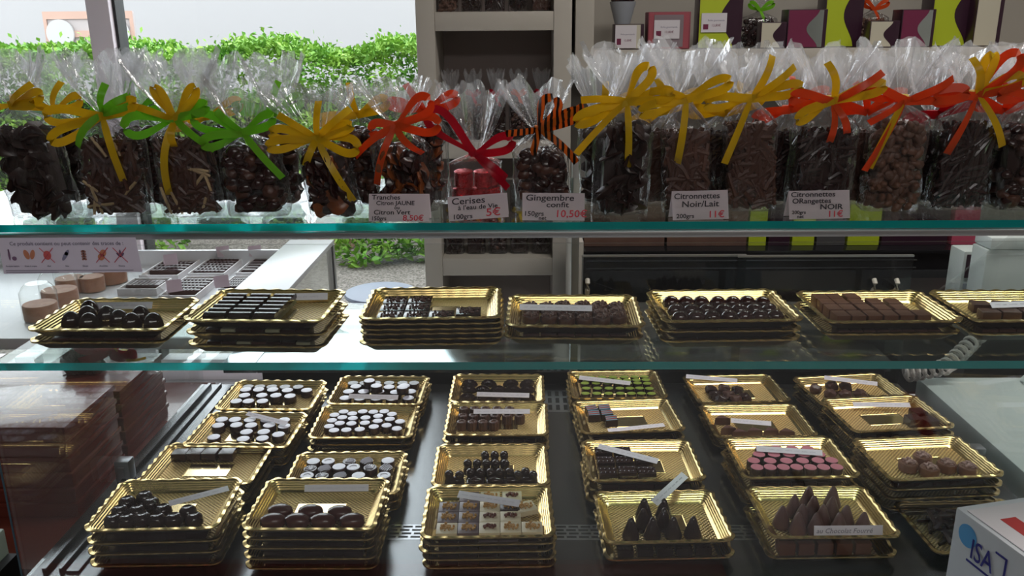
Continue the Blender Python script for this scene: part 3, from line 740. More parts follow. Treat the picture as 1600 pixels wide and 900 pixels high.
sq = [('c', 681, 834), ('b', 716, 834), ('p', 751, 833), ('c', 786, 833), ('c', 822, 832), ('b', 685, 815), ('b', 720, 814), ('p', 754, 814), ('p', 789, 813), ('b', 691, 795), ('b', 724, 795), ('c', 757, 795), ('d', 790, 795), ('b', 727, 774), ('c', 758, 774), ('p', 797, 774)]
cn = {'c': 'cream square praline with golden nuts', 'p': 'cream square praline with brown pearls', 'b': 'grey brown square praline with nuts', 'd': 'dark square praline with nuts'}
t = TR['C3R1']; rows4 = ['front', 'second', 'third', 'back']
for i, (k, x, y) in enumerate(sq):
    ri = 0 if i < 5 else 1 if i < 9 else 2 if i < 13 else 3; ci = i - [0, 5, 9, 13][ri]
    xs_ = [[-.0600, -.0290, .0020, .0330, .0640], [-.0600, -.0290, .0020, .0330], [-.0600, -.0290, .0020, .0330], [-.030, .0020, .036]][ri][ci]
    w = world(t, xs_, -.0385 + ri * .0292, t.fz)
    o = link('square_praline', CH['sq'][k][0][1], None, w, (0, 0, t.a)); link(*CH['sq'][k][1], o)
    tag(o, '%s, %s from left in %s row' % (cn[k], ORD[ci + 1], rows4[ri]), 'square praline', 'square nut topped pralines')
w = world(t, .056, .018, t.fz); o = link('square_praline', CH['sq']['c'][0][1], None, w, (0, 0, t.a + .35)); link(*CH['sq']['c'][1], o)
tag(o, 'cream nut topped square praline lying askew at the right of its tray', 'square praline', 'square nut topped pralines')
put(TR['C3R2'], CH['hat'], row(758, 788, 706, 3) + row(731, 789, 719, 5) + row(735, 798, 733, 5) + [(697, 736), (718, 737), (813, 735), (829, 735), (845, 735)], 'knob topped dark chocolate', 'knobbed chocolate', 'knobbed dark chocolates', .0235, (.0079, .0085), where='the stepped tray')
put(TR['C3R2'], CH['loaf'], row(712, 834, 746, 5), 'long dark loaf chocolate', 'loaf chocolate', 'loaf chocolates', .014, (.0139, .0087), where='the stepped tray')
put(TR['C3R3'], CH['fluted'], row(718, 796, 637, 5) + row(715, 812, 648, 6) + row(709, 766, 658, 4), 'fluted brown chocolate', 'fluted chocolate', 'fluted brown chocolates', .0165, (.0103, .0103), where='its tray')
put(TR['C3R4'], CH['shell'], row(730, 832, 593, 4) + row(724, 834, 604, 5) + row(720, 836, 616, 5), 'ribbed dark shell', 'shell chocolate', 'ribbed shell chocolates', .012, (.0158, .0112), jr=.5, where='its tray')
put(TR['C4R1'], CH['cone'], [(1007, 778), (1038, 779), (1008, 797), (1041, 796), (988, 815), (1021, 816), (1054, 814), (1086, 812)], 'dark cone chocolate', 'cone chocolate', 'dark cones', .035, (.0134, .0134), where='upper cone tray')
t = TR['C4R1']
for i in range(5):
    w = world(t, -.060 + i * .029, -.038, t.fz - t.s); o = link('lower_chocolate', CH['domino'][0][1], None, w, (0, 0, t.a)); o.scale = (.8, .9, 1.0)
    tag(o, 'dark chocolate under the cone tray, %s from left in the lower tray' % ORD[i + 1], 'chocolate', 'chocolates in the lower cone tray')
put(TR['C4R2'], CH['domino'], [(940, 703), (972, 702), (940, 718), (975, 717), (1003, 717), (940, 735), (973, 734), (1003, 734)], 'dotted dark block', 'dotted chocolate', 'dotted dark blocks', .0135, (.0162, .0131), where='its tray')
t = TR['C4R3']
for i, (u, v, lb) in enumerate(((-.062, .038, 'back left'), (-.037, .039, 'back right'), (-.061, .014, 'middle left'), (-.036, .015, 'middle right'), (-.032, -.011, 'foremost'))):
    o = link('striped_chocolate', CH['striped'][0][1], None, world(t, u, v, t.fz), (0, 0, t.a + R.uniform(-.08, .08))); link(*CH['striped'][1], o)
    tag(o, 'dark square painted with blue and rose stripes, %s of its tray corner' % lb, 'striped chocolate', 'striped squares')
put(TR['C4R4'], CH['green'], row(907, 1012, 583, 7) + row(912, 1016, 590, 7) + row(914, 1019, 598, 7) + row(916, 1022, 606, 7) + row(914, 1025, 614, 7), 'green topped oval', 'pistachio chocolate', 'green pistachio ovals', .010, (.0101, .0084), jr=.12, where='back tray')
put(TR['C5R1'], CH['cone_m'], [(1265, 760), (1303, 760), (1245, 777), (1277, 777), (1304, 779), (1223, 797), (1255, 797), (1290, 796), (1327, 794), (1254, 812), (1284, 813), (1318, 812), (1352, 812)], 'milk chocolate cone', 'cone chocolate', 'milk chocolate cones', .035, (.0134, .0134), where='front right tray')
t = TR['C5R1']
for i in range(5):
    w = world(t, -.060 + i * .028, -.038, t.fz - t.s); o = link('lower_chocolate', CH['mblock'][0][1], None, w, (0, 0, t.a)); o.scale = (1.2, .9, 1.3)
    tag(o, 'brown chocolate under the milk cone tray, %s from left' % ORD[i + 1], 'chocolate', 'chocolates in the lower milk cone tray')
put(TR['C5R2'], CH['pink'], row(1176, 1312, 729, 7) + row(1178, 1305, 719, 6) + row(1186, 1280, 709, 5) + row(1190, 1262, 700, 4), 'pink topped round', 'pink chocolate', 'pink topped rounds', .017, (.0114, .0114), where='its tray')
put(TR['C5R3'], CH['wedge'], [(1128, 651), (1126, 668), (1152, 670), (1178, 670), (1203, 670), (1224, 671)], 'brown triangular praline', 'triangular praline', 'triangular pralines', .014, (.0150, .0095), jr=.15, where='its tray')
put(TR['C5R4'], CH['rocher'], [(1108, 595), (1128, 593), (1148, 596), (1116, 605), (1138, 605), (1160, 607), (1126, 616), (1148, 614)], 'dark rough rocher', 'rocher', 'dark rochers', .018, (.0115, .0115), jr=2, where='back tray')
put(TR['C6R2'], CH['petal'], [(1420, 720), (1442, 710), (1453, 728), (1480, 721), (1513, 726)], 'crumb topped caramel round', 'caramel round', 'crumb topped rounds', .016, (.0154, .0150), where='its tray')
put(TR['C6R3'], CH['cube'], [(1449, 640), (1438, 652), (1466, 652)], 'plain dark cube', 'chocolate cube', 'dark cubes', .016, (.0133, .0133), jr=.2, where='its tray')
put(TR['C6R4'], CH['rocher_b'], [(1275, 600), (1300, 595), (1322, 597), (1298, 608), (1322, 610), (1345, 608)], 'brown rough rocher', 'rocher', 'brown rochers', .018, (.0118, .0118), jr=2, where='back right tray')
t = TR['C6R1']; rr = random.Random(5)
for i in range(84):
    u = rr.uniform(-.058, .058); v = rr.uniform(-.036, .036); a = rr.uniform(0, PI); z = t.fz + .005 + (i // 28) * .006; L = .021
    bm = B(); c = Vector((0, 0, 0)); d = Vector((math.cos(a), math.sin(a), 0)) * L; q = d.cross(Vector((0, 0, 1))).normalized() * rr.uniform(-.004, .004)
    tube(bm, [-d, -d * .5 + q, q * 1.3, d * .5 + q, d], [.0028, .0034, .0036, .0034, .0026], 7)
    o = obj('orange_stick', bm, CHOC_D, None, world(t, u, v, z)); o.rotation_euler = (0, 0, t.a)
    tag(o, 'dark chocolate coated candied orange stick in the jumbled front right tray', 'candied stick', 'candied sticks in the front right tray')
put(TR['M1'], CH['pyr'], [(94, 484), (137, 489), (204, 489), (238, 489), (100, 474), (131, 476), (160, 478), (184, 484), (218, 478)], 'dark pointed dome chocolate', 'dome chocolate', 'dark pointed domes', .021, (.0145, .0140), where='shelf tray')
pts = []
for xa, ya, xb, yb in ((322, 483, 372, 456), (357, 484, 402, 456), (397, 485, 437, 457)): pts += row(xa, xb, ya, 6, yb)
t = TR['M2']; k = 0
for c in range(3):
    for r_ in range(6):
        w = world(t, -.060 + c * .035, -.042 + r_ * .0172, t.fz); pr = CH['dip'][1 if c == 1 and r_ % 3 == 1 else 0]
        o = link('marzipan_log', pr[0][1], None, w, (0, 0, t.a)); link(*pr[1], o)
        tag(o, 'chocolate coated marzipan log, column %s, %s from the front of its tray' % (['one', 'two', 'three'][c], ORD[r_ + 1]), 'marzipan log', 'marzipan logs')
LW = mat('ivory_chocolate_side', (.34, .33, .22), .5)
def lower_row(key, j, n, mats, h, desc, hx=None, grp=None):
    t = TR[key]; hx = hx or (.145 / n) / 2 - .0006
    for i in range(n):
        m = mats[i % len(mats)]; me = block_choc('lb', hx, .012, h, m, .001)
        w = world(t, -.0725 + .145 * (i + .5) / n, -.0410, t.fz - j * t.s)
        o = link('chocolate_block', me, None, w, (0, 0, t.a))
        tag(o, '%s, %s from left' % (desc, ORD[i + 1]), 'chocolate block', grp or desc)
lower_row('M2', 1, 7, [CHOC_D, LW, CHOC_D], .0125, 'block glimpsed in the second tray under the marzipan logs')
lower_row('M2', 2, 7, [CHOC_D, CHOC_D, LW, CHOC_B], .0125, 'block glimpsed in the lowest tray under the marzipan logs')
lower_row('M1', 1, 6, [CHOC_B], .0125, 'dark block in the tray beneath the pointed domes')
lower_row('M4', 1, 6, [CHOC_B], .012, 'brown disc side in the tray beneath the nib discs')
lower_row('M6', 1, 8, [CHOC_B], .0125, 'block in the tray beneath the milk blocks')
lower_row('M7', 1, 6, [CHOC_B], .0125, 'block in the tray beneath the rounded blocks')
lower_row('C3R2', 1, 6, [CHOC_D], .0125, 'dark block in the tray beneath the knobbed chocolates')
lower_row('C2R3', 1, 7, [CHOC_D], .0085, 'dark round side in the tray beneath the small pale rounds')
lower_row('C3R3', 1, 7, [CHOC_D], .0115, 'dark block in the tray beneath the fluted chocolates')
lower_row('C4R3', 1, 5, [CHOC_D], .0125, 'dark block in the tray beneath the striped squares')
lower_row('C5R2', 1, 7, [CHOC_D], .0155, 'dark block in the tray beneath the pink rounds')
lower_row('C6R3', 1, 5, [CHOC_D], .0125, 'dark block in the tray beneath the dark cubes')
for j in (1, 2, 3): lower_row('C1R1', j, 5, [CHOC_DD], .0165, 'dark block in the %s tray under the cherries' % ['', 'second', 'third', 'bottom'][j])
for j in (1, 2, 3, 4): lower_row('C2R1', j, 5, [CHOC_DD], .0130, 'dark block in the %s tray under the oval shells' % ['', 'second', 'third', 'fourth', 'bottom'][j])
for j in (1, 2, 3, 4): lower_row('C3R1', j, 5, [CHOC_D, CHOC_D, GRAYCH, GRAYCH, CHOC_D] if j == 1 else [CHOC_D], .0095, 'block in the %s tray under the square pralines' % ['', 'second', 'third', 'fourth', 'bottom'][j])
for key, j, h, what in (('C6R2', 1, .0145, 'crumb topped rounds'), ('C4R2', 1, .0155, 'dotted blocks'), ('M5', 1, .0105, 'glossy eggs'), ('M5', 2, .0105, 'eggs, lowest tray')): lower_row(key, j, 5, [CHOC_D], h, 'dark block in a tray beneath the ' + what)
t = TR['M3']
for u, v, dz in ((-.058, .036, 0), (-.022, .036, 0), (-.058, .001, 0), (-.022, .001, .0), (-.058, -.034, 0), (-.022, -.034, 0), (.013, -.034, 0), (.050, -.020, 0)):
    w = world(t, u, v, t.fz + dz); o = link('nibbed_tile', CH['tile'][0][1], None, w, (0, 0, t.a)); link(*CH['tile'][1], o)
    tag(o, 'flat dark nibbed tile, %s in the %s row of its tray' % ('on its own at right' if u > .04 else ['left', 'middle', 'third'][int((u + .06) / .034)], 'back' if v > .02 else 'middle' if v > -.01 else 'front'), 'chocolate tile', 'flat nibbed tiles')
put(TR['M4'], CH['nibdisc'], row(829, 975, 491, 6) + row(829, 985, 483, 6) + row(830, 960, 475, 5) + row(881, 931, 467, 3), 'nib topped brown disc', 'nib disc', 'nib topped discs', .011, (.0126, .0122), where='shelf tray')
put(TR['M5'], CH['egg'], row(1038, 1206, 463, 7) + row(1046, 1222, 475, 7) + row(1054, 1236, 487, 7), 'glossy red brown egg', 'chocolate egg', 'glossy eggs', .018, (.0108, .0140), jr=.3, where='shelf tray')
put(TR['M6'], CH['mblock'], row(1312, 1440, 489, 6) + row(1296, 1405, 479, 5) + row(1282, 1395, 470, 5) + row(1268, 1330, 461, 3), 'milk chocolate block', 'milk block', 'milk chocolate blocks', .0165, (.0103, .0128), jr=.04, where='shelf tray')
put(TR['M7'], CH['mround'], [(1560, 484), (1592, 484), (1625, 484), (1545, 472), (1580, 472), (1612, 472)], 'rounded brown block', 'brown block', 'rounded brown blocks', .014, (.0135, .0125), jr=.2, where='shelf tray')

# ---- paper strips
def zt_(k, h): return TR[k].fz + h
strip(264, 787, 357, 763, zt_('C1R1', .022), .35, what='pale label strip leaning across the cherry chocolate tray')
strip(386, 646, 448, 662, zt_('C1R3', .018), .35, what='pale label strip lying on the large pale rounds, left column')
strip(476, 763, 576, 762, zt_('C2R1', .010), 1.0, what='pale label strip against the back rim above the oval shells')
strip(545, 619, 622, 621, zt_('C2R4', .019), .6, what='pale label strip in front of the two layer pile of rounds')
strip(745, 616, 827, 618, zt_('C3R4', .019), .6, what='white label strip on the ribbed shell chocolates')
strip(740, 643, 828, 643, zt_('C3R3', .021), .6, what='white label strip on the fluted brown chocolates')
strip(716, 772, 812, 787, zt_('C3R1', .017), .45, what='pale written strip lying across the square nut pralines', w=.0125)
strip(905, 590, 985, 599, zt_('C4R4', .015), .5, what='white label strip on the green topped ovals')
strip(950, 673, 1038, 664, zt_('C4R3', .004), .2, what='pale label strip lying flat in front of the striped squares')
strip(935, 697, 1028, 721, zt_('C4R2', .019), .5, what='white label strip slanting across the dotted dark blocks')
strip(1022, 786, 1070, 742, zt_('C4R1', .033), .5, what='long pale written strip standing out behind the dark cones', w=.0135)
strip(1182, 701, 1285, 708, zt_('C5R2', .022), .6, what='white label strip lying on the pink topped rounds')
strip(1142, 657, 1205, 662, zt_('C5R3', .019), .5, what='pale label strip on the brown triangular pralines')
strip(1072, 588, 1152, 595, zt_('C5R4', .024), .5, what='white label strip on the dark rough rochers')
strip(1288, 590, 1371, 600, zt_('C6R4', .024), .5, what='white label strip on the brown rochers at the back right')
strip(1333, 632, 1422, 633, zt_('C6R3', .010), .5, what='white label strip in the tray of three dark cubes')
strip(1261, 830, 1368, 832, zt_('C5R1', .012), 1.35, what='upright pale card written in pencil before the milk chocolate cones', w=.0165, txt='au Chocolat Fourré')
strip(812, 480, 925, 482, zt_('M4', .017), .6, what='white label strip on the nib topped discs')
strip(140, 478, 238, 477, zt_('M1', .010), 1.0, what='grey label strip against the back rim above the pointed domes')
strip(452, 464, 512, 463, zt_('M2', .008), 1.0, what='grey label strip at the back of the marzipan log tray')
strip(1548, 477, 1640, 474, zt_('M7', .019), .6, what='white label strip on the rounded brown blocks, right end of shelf')


# ================================================================== WRAPPED BAGS
def bag_mesh(w, d, hc, hn, ht, fw, seed, lean=0, fan=.022):
    """half width, half depth, content height, neck height, total height, half fan width"""
    bm = B(); n = 72; rr = random.Random(seed); lv = []
    zs = [0, .003, .01] + [.01 + (hc - .01) * k / 7 for k in range(1, 8)] + [hc + (hn - hc) * k / 6 for k in range(1, 7)] + [hn + (ht - hn) * k / 9 for k in range(1, 10)]
    o = Vector((seed * 3.1, 0, 0)); ph = [rr.uniform(0, 6.3) for _ in range(6)]
    for li, z in enumerate(zs):
        ring = []
        for i in range(n):
            a = 2 * PI * i / n; c, s = math.cos(a), math.sin(a)
            e = .38
            rx = w * math.copysign(abs(c) ** e, c); ry = d * math.copysign(abs(s) ** e, s)
            if z <= hc:
                k = 1 if z > .002 else .96
                dn = noise.noise(Vector((c * 2, s * 2, z * 30)) + o) * .004 + noise.noise(Vector((c * 6, s * 6, z * 70)) + o) * .0022
                x, y = rx * k + c * dn, ry * k + s * dn; zz = z
            elif z <= hn:
                t = (z - hc) / (hn - hc); t2 = t * t * (3 - 2 * t)
                nk = .0065 * (1 + .3 * math.sin(9 * a + ph[0]))
                x = rx * (1 - t2) + c * nk * t2; y = ry * (1 - t2) + s * nk * t2
                pl = math.sin(11 * a + ph[1]) * .004 * t * (1 - t) * 3 + noise.noise(Vector((c * 4, s * 4, z * 60)) + o) * .007 * (1 - t)
                x += c * pl; y += s * pl; zz = z
            else:
                t = (z - hn) / (ht - hn); q = t ** .8
                pl = 1 + (.28 * math.sin(13 * a + ph[2]) + .2 * math.sin(21 * a + ph[3]) + .15 * math.sin(7 * a + ph[4])) * (.35 + .65 * q)
                fx = .0065 + (fw - .0065) * q; fy = .0065 + (fan - .0065) * q
                x = fx * c * (1 + .06 * math.sin(17 * a + ph[1])); y = fy * s * pl + .006 * q * math.sin(10 * x / max(fw, .01) + ph[5])
                zz = z + q * (.010 * math.sin(6 * a + ph[3]) + .007 * noise.noise(Vector((c * 7, s * 7, 1)) + o))
            x += lean * z
            ring.append(bm.verts.new((x, y, zz)))
        lv.append(ring)
    for a, b in zip(lv, lv[1:]):
        for i in range(n): bm.faces.new((a[i], a[(i + 1) % n], b[(i + 1) % n], b[i]))
    bm.faces.new(list(reversed(lv[0])))
    me = finish(bm, 'cellophane', CELLO)
    return me
def fill_mesh(kind, w, d, h, seed, lean=0):
    rr = random.Random(seed); bm = B(); mats = {'sticks': [CHOC_B, STICK_BG], 'milk': [mat('cocoa_milk_stick', (.10, .042, .028), .45, bump=(200, .3, .002)), CHOC_B], 'dark': [CHOC_D, CHOC_B], 'lumps': [CHOC_D, CHOC_B], 'slices': [CHOC_D, mat('amber_candied_slice', (.20, .055, .015), .3)],
           'shards': [mat('matt_dark_bark', (.035, .018, .016), .35), CHOC_D], 'mlumps': [mat('cocoa_almond', (.13, .06, .038), .5, bump=(150, .4, .002)), CHOC_B], 'nut': [CHOC_D, NUTS]}[kind]
    box(bm, -w * .72, w * .72, -d * .68, d * .68, .004, h * .86, 0, .004)
    for f in bm.faces: f.material_index = 0
    n = {'sticks': 120, 'milk': 150, 'dark': 140, 'lumps': 90, 'slices': 70, 'shards': 70, 'mlumps': 150, 'nut': 80}[kind]
    for i in range(n):
        u = rr.random()
        if u < .55: p = Vector((rr.uniform(-w, w) * .86, -d * rr.uniform(.72, .86), rr.uniform(.006, h)))
        elif u < .8: p = Vector((math.copysign(w * rr.uniform(.75, .86), rr.random() - .5), rr.uniform(-d, d) * .8, rr.uniform(.006, h)))
        else: p = Vector((rr.uniform(-w, w) * .8, rr.uniform(-d, d) * .75, h * rr.uniform(.86, 1.0)))
        top = 1 - max(0, p.z / h - .8) * 1.2; p.x *= top
        mi = 0
        if kind in ('sticks', 'milk', 'dark'):
            L = rr.uniform(.011, .019); r = .0032 if kind != 'milk' else .0040
            if kind == 'milk' or kind == 'dark': a = rr.gauss(1.57 if rr.random() < .6 else .3, .45)
            else: a = rr.uniform(0, PI)
            dv = Vector((math.cos(a), rr.uniform(-.15, .15), math.sin(a))).normalized() * L
            for ax, lim in ((0, w * .97), (2, None)):
                if ax == 0: p.x = max(-lim + abs(dv.x), min(lim - abs(dv.x), p.x))
                else: p.z = max(abs(dv.z) + .004, min(h - abs(dv.z) * .6, p.z))
            if kind == 'sticks' and i < 7 and u < .9: mi = 1; p.y = -d * .90; r = .0022
            tube(bm, [p - dv, p - dv * .4 + Vector((0, 0, .0008)), p + dv * .4, p + dv], [r * .8, r, r * 1.05, r * .8], 6, mi)
        else:
            s = {'lumps': .0115, 'slices': .014, 'shards': .0135, 'mlumps': .0075, 'nut': .011}[kind] * rr.uniform(.75, 1.2)
            p.x = max(-w * .97 + s, min(w * .97 - s, p.x)); p.z = max(s * .8, p.z)
            mt = Matrix.Translation(p) @ Matrix.Rotation(rr.uniform(0, 3), 4, 'X') @ Matrix.Rotation(rr.uniform(0, 3), 4, 'Z')
            sc = {'lumps': (1, .8, .7, 1), 'slices': (1, .3, 1, 1), 'shards': (1.1, .18, .8, 1), 'mlumps': (1.35, .75, .75, 1), 'nut': (1, .8, .7, 1)}[kind]
            nb = len(bm.verts)
            r_ = bmesh.ops.create_icosphere(bm, subdivisions=2, radius=s, matrix=mt @ Matrix.Diagonal(sc))
            for v in r_['verts']: v.co += Vector((1, .6, 1)) * noise.noise(v.co * 110 + Vector((i, 0, 0))) * s * .28
            mi = 1 if (kind in ('slices', 'lumps') and rr.random() < .3) else 0
            for f in {f for v in r_['verts'] for f in v.link_faces}: f.material_index = mi
            if kind == 'nut' and u < .55:
                for k in range(4): bmesh.ops.create_icosphere(bm, subdivisions=1, radius=.0022, matrix=Matrix.Translation(p + Vector((rr.uniform(-.008, .008), -.008, rr.uniform(-.007, .007)))))
    for v in bm.verts: v.co.x += lean * v.co.z
    return finish(bm, 'filling', mats)
def strip_mesh(bm, pts, w, wv0, wv1=None, mi=0):
    pts = [Vector(p) for p in pts]; prev = None; n = len(pts)
    for i, p in enumerate(pts):
        k = i / (n - 1); wv = (wv0 * (1 - k) + (wv1 or wv0) * k); t = (pts[min(i + 1, n - 1)] - pts[max(i - 1, 0)]).normalized()
        wv = (wv - t * wv.dot(t)); wv = wv.normalized() if wv.length > .05 else Vector((0, 1, 0))
        ww = w * (.55 + .45 * min(1, k * 5))
        a, b = bm.verts.new(p - wv * ww / 2), bm.verts.new(p + wv * ww / 2)
        if prev: bm.faces.new((prev[0], a, b, prev[1])).material_index = mi
        prev = (a, b)
def bow(parent, m, z, x, spec, w=.011, seed=1):
    """spec: list of ('loop', angle deg, length, openness) and ('tail', angle deg, length, curl)"""
    rr = random.Random(seed)
    for kind, ang, L, k in spec:
        bm = B(); a = math.radians(ang); d = Vector((math.cos(a), 0, math.sin(a))); q = Vector((-math.sin(a), 0, math.cos(a)))
        o = Vector((x, -.010, z)); pts = []
        if kind == 'loop':
            for i in range(25):
                t = i / 24
                pts.append(o + d * L * math.sin(PI * t) ** .8 + q * k * L * .35 * math.sin(2 * PI * t) + Vector((0, -.004 - .014 * math.sin(PI * t) - .006 * (t - .5), 0)))
            strip_mesh(bm, pts, w, (Vector((0, 1, 0)) * .45 + q * .9), (Vector((0, 1, 0)) * -.1 + q * 1.0))
        else:
            for i in range(17):
                t = i / 16
                pts.append(o + d * L * t + q * k * L * t * t + Vector((0, -.004 - .016 * math.sin(PI * min(1, t * .9)), -.12 * L * t * t)))
            strip_mesh(bm, pts, w * .85, (Vector((0, 1, 0)) * .4 + q), Vector((0, 1, 0)) * rr.uniform(-.4, .4) + q)
        bmesh.ops.solidify(bm, geom=bm.faces, thickness=.0004)
        obj('ribbon_loop' if kind == 'loop' else 'ribbon_tail', bm, m, parent)
    bm = B(); lathe(bm, [(.0072, -.0045), (.0088, -.002), (.0088, .002), (.0072, .0045)], 16); obj('ribbon_knot', bm, m, parent, (x, 0, z))
PPM = 1130.0
def bag(name, label, x0, x1, ybase, yc, yn, yt, kind, ribbons, yoff=0, lean=0, group='cellophane bags on the top glass shelf', fw=None, d=.022, xn=None, seed=None, zbase=None, fan=.022, cat='gift bag'):
    p = at((x0 + x1) / 2, ybase, ZT) if zbase is None else zbase
    dist = math.hypot(p.x, p.y); ppm = F / (p.y * 1.03)
    w = (x1 - x0) / ppm / 2 * .96; hc = (ybase - yc) / ppm; hn = (ybase - yn) / ppm; ht = (ybase - yt) / ppm
    seed = seed or int(x0)
    if xn is not None: lean = (xn - (x0 + x1) / 2) / ppm / hn
    t = thing(name, label, cat, (p.x, max(p.y, 1.112) + d + .003 + yoff, p.z + .0006), math.atan2(-p.x, p.y) * .0 + random.Random(seed).uniform(-.08, .08), group)
    link('cellophane', bag_mesh(w, d, hc, hn, ht, fw or w * 1.25, seed, lean, fan), t)
    if kind == 'cherries':
        rr = random.Random(3); FO = mat('red_foil_wrap', (.62, .02, .03), .25, .85, bump=(160, .8, .003))
        me = M_('foil', lambda bm: lathe(bm, [(.010, 0), (.0125, .002), (.0128, .012), (.012, .020), (.013, .0225), (.010, .0235)], 20, flute=.03, nf=14), FO)
        for i, (u, v, zz) in enumerate([(-.026, -.008, .001), (0, -.010, .001), (.026, -.008, .001), (-.013, .013, .001), (.014, .013, .001), (-.022, -.002, .0255), (.010, -.006, .0255), (.028, .004, .026)]):
            link('foil_wrapped_cherry', me, t, (u * .85, v * .8, zz), (rr.uniform(-.15, .15), rr.uniform(-.2, .2), 0))
    else:
        link('chocolate_filling', fill_mesh(kind, w * .95, d * .92, hc * .97, seed + 1, lean), t)
    for j, (m, spec) in enumerate(ribbons):
        bow(t, m, hn + .003 * j, lean * hn, spec, seed=seed + j)
    return t
lp, tl = 'loop', 'tail'
FR = 'standing in the front row of the top shelf'
bag('gift_bag', 'leaning cellophane bag of dark bark, yellow ribbon, leftmost in the front row', 8, 112, 342, 205, 170, 98, 'shards', [(YEL, [(lp, 15, .055, .3), (tl, 185, .06, .2), (tl, 30, .05, .2), (lp, 5, .04, .2)])], xn=38, fw=.055)
bag('gift_bag', 'bag of dark chocolates with beige sticks under mixed yellow and green bow, second from left', 122, 222, 345, 222, 188, 98, 'sticks', [(YEL, [(lp, 178, .065, .4), (lp, 20, .055, .3), (lp, 205, .07, .3), (tl, -62, .075, -.25)]), (GRN, [(tl, 62, .045, .2), (tl, 35, .05, 0), (tl, 220, .05, .1), (tl, 10, .05, .2)])], xn=168, fw=.06)
bag('gift_bag', 'bag of beige sticks and nutty clusters, yellow bow with long curled tail', 238, 330, 347, 225, 196, 98, 'sticks', [(YEL, [(lp, 110, .045, .3), (lp, 50, .055, .3), (tl, 245, .085, .25), (tl, 140, .05, .2), (tl, -95, .03, 0)]), (GRN, [(lp, 190, .06, .6), (lp, 20, .05, .3), (tl, -35, .06, 0)])], xn=274, fw=.066)
bag('gift_bag', 'bag of dark clusters under a bright green bow, fourth from left', 340, 440, 347, 240, 215, 142, 'lumps', [(GRN, [(lp, 160, .06, .5), (lp, 25, .05, .4), (tl, -40, .07, -.1), (tl, 120, .045, .2), (lp, 195, .05, .4)])], xn=378, fw=.045)
bag('gift_bag', 'bag of brown clusters under a many looped yellow bow beside the green one', 472, 556, 347, 245, 224, 150, 'slices', [(YEL, [(lp, 170, .055, .35), (lp, -12, .055, .5), (tl, 80, .055, .05), (tl, 42, .065, .05), (tl, -62, .085, .05), (tl, 135, .06, .1), (lp, 188, .06, .3), (tl, -112, .035, -.1), (lp, 20, .05, .2)])], xn=492, fw=.062)
bag('gift_bag', 'bag of candied citrus slices tied with an orange bow', 590, 686, 332, 240, 201, 140, 'slices', [(ORA, [(lp, 35, .06, .55), (lp, 3, .06, .5), (tl, 205, .065, .1), (tl, -60, .045, .35), (lp, 190, .03, .8), (tl, -118, .075, .1)])], xn=624, fw=.052)
bag('gift_bag', 'bag of red foil wrapped cherries tied with a crimson bow', 702, 788, 325, 262, 245, 146, 'cherries', [(RED, [(lp, 135, .085, .45), (lp, 22, .055, .5), (tl, -38, .06, -.05), (tl, -20, .05, -.2)])], xn=742, fw=.050)
bag('gift_bag', 'bag of dark candied ginger tied with an orange and black striped ribbon', 806, 896, 332, 242, 208, 142, 'lumps', [(TIG, [(lp, 68, .045, .7), (tl, 178, .045, 0), (tl, 32, .07, .05), (tl, -25, .06, -.2), (lp, 25, .055, .3), (tl, -120, .03, .2)])], xn=842, fw=.050)
bag('gift_bag', 'bag of dark orange sticks, yellow bow, right of the striped ribbon bag', 926, 1018, 342, 205, 168, 92, 'shards', [(YEL, [(lp, 60, .05, .5), (lp, 200, .07, .3), (lp, 12, .055, .3), (tl, -88, .075, 0), (tl, 215, .085, .1), (tl, 165, .06, .1)])], xn=978, fw=.060)
bag('gift_bag', 'bag of brown lemon sticks with straight yellow tail, above the Noir/Lait card', 1040, 1114, 338, 212, 163, 85, 'milk', [(YEL, [(lp, 25, .055, .35), (lp, 195, .06, .3), (tl, -98, .075, .02), (tl, 150, .05, .2)])], xn=1068, fw=.058)
bag('gift_bag', 'tall bag of brown lemon sticks right of the Noir/Lait card, yellow bow', 1138, 1218, 332, 200, 162, 90, 'milk', [(YEL, [(lp, 15, .06, .3), (tl, 65, .065, .1), (tl, -118, .08, .1), (lp, 185, .06, .35), (tl, 38, .07, .1)])], xn=1166, fw=.055)
bag('gift_bag', 'bag of dark sticks with orange and yellow bow above the Orangettes card', 1234, 1332, 335, 210, 168, 92, 'dark', [(ORA, [(tl, 38, .075, 0), (lp, 172, .06, .3), (tl, -98, .045, .1), (tl, -65, .04, .1)]), (YEL, [(lp, 18, .06, .3), (lp, 205, .055, .3), (tl, 100, .055, .1)])], xn=1288, fw=.062)
bag('gift_bag', 'bag of brown cocoa almonds with an orange bow, right of the Orangettes card', 1352, 1440, 332, 196, 166, 85, 'mlumps', [(ORA, [(lp, 165, .06, .3), (lp, 10, .07, .3), (tl, 28, .065, .1), (tl, 200, .05, .1), (tl, -125, .09, .1)]), (YEL, [(tl, -130, .085, .25)])], xn=1400, fw=.066)
bag('gift_bag', 'dark filled bag with orange and yellow bow, second from the right end', 1456, 1542, 330, 200, 160, 92, 'dark', [(ORA, [(lp, 55, .065, .5), (lp, 182, .06, .3), (tl, -130, .07, .25), (tl, 20, .07, .1)]), (YEL, [(lp, 25, .05, .4), (tl, -62, .07, .1), (tl, 105, .055, .05), (lp, 85, .05, .3)])], xn=1508, fw=.062)
bag('gift_bag', 'dark filled bag with orange ribbon at the right end of the front row', 1556, 1650, 330, 205, 162, 95, 'lumps', [(ORA, [(lp, 120, .06, .4), (lp, 175, .055, .3), (tl, 10, .06, .1), (tl, 70, .06, .1)])], xn=1600, fw=.06)
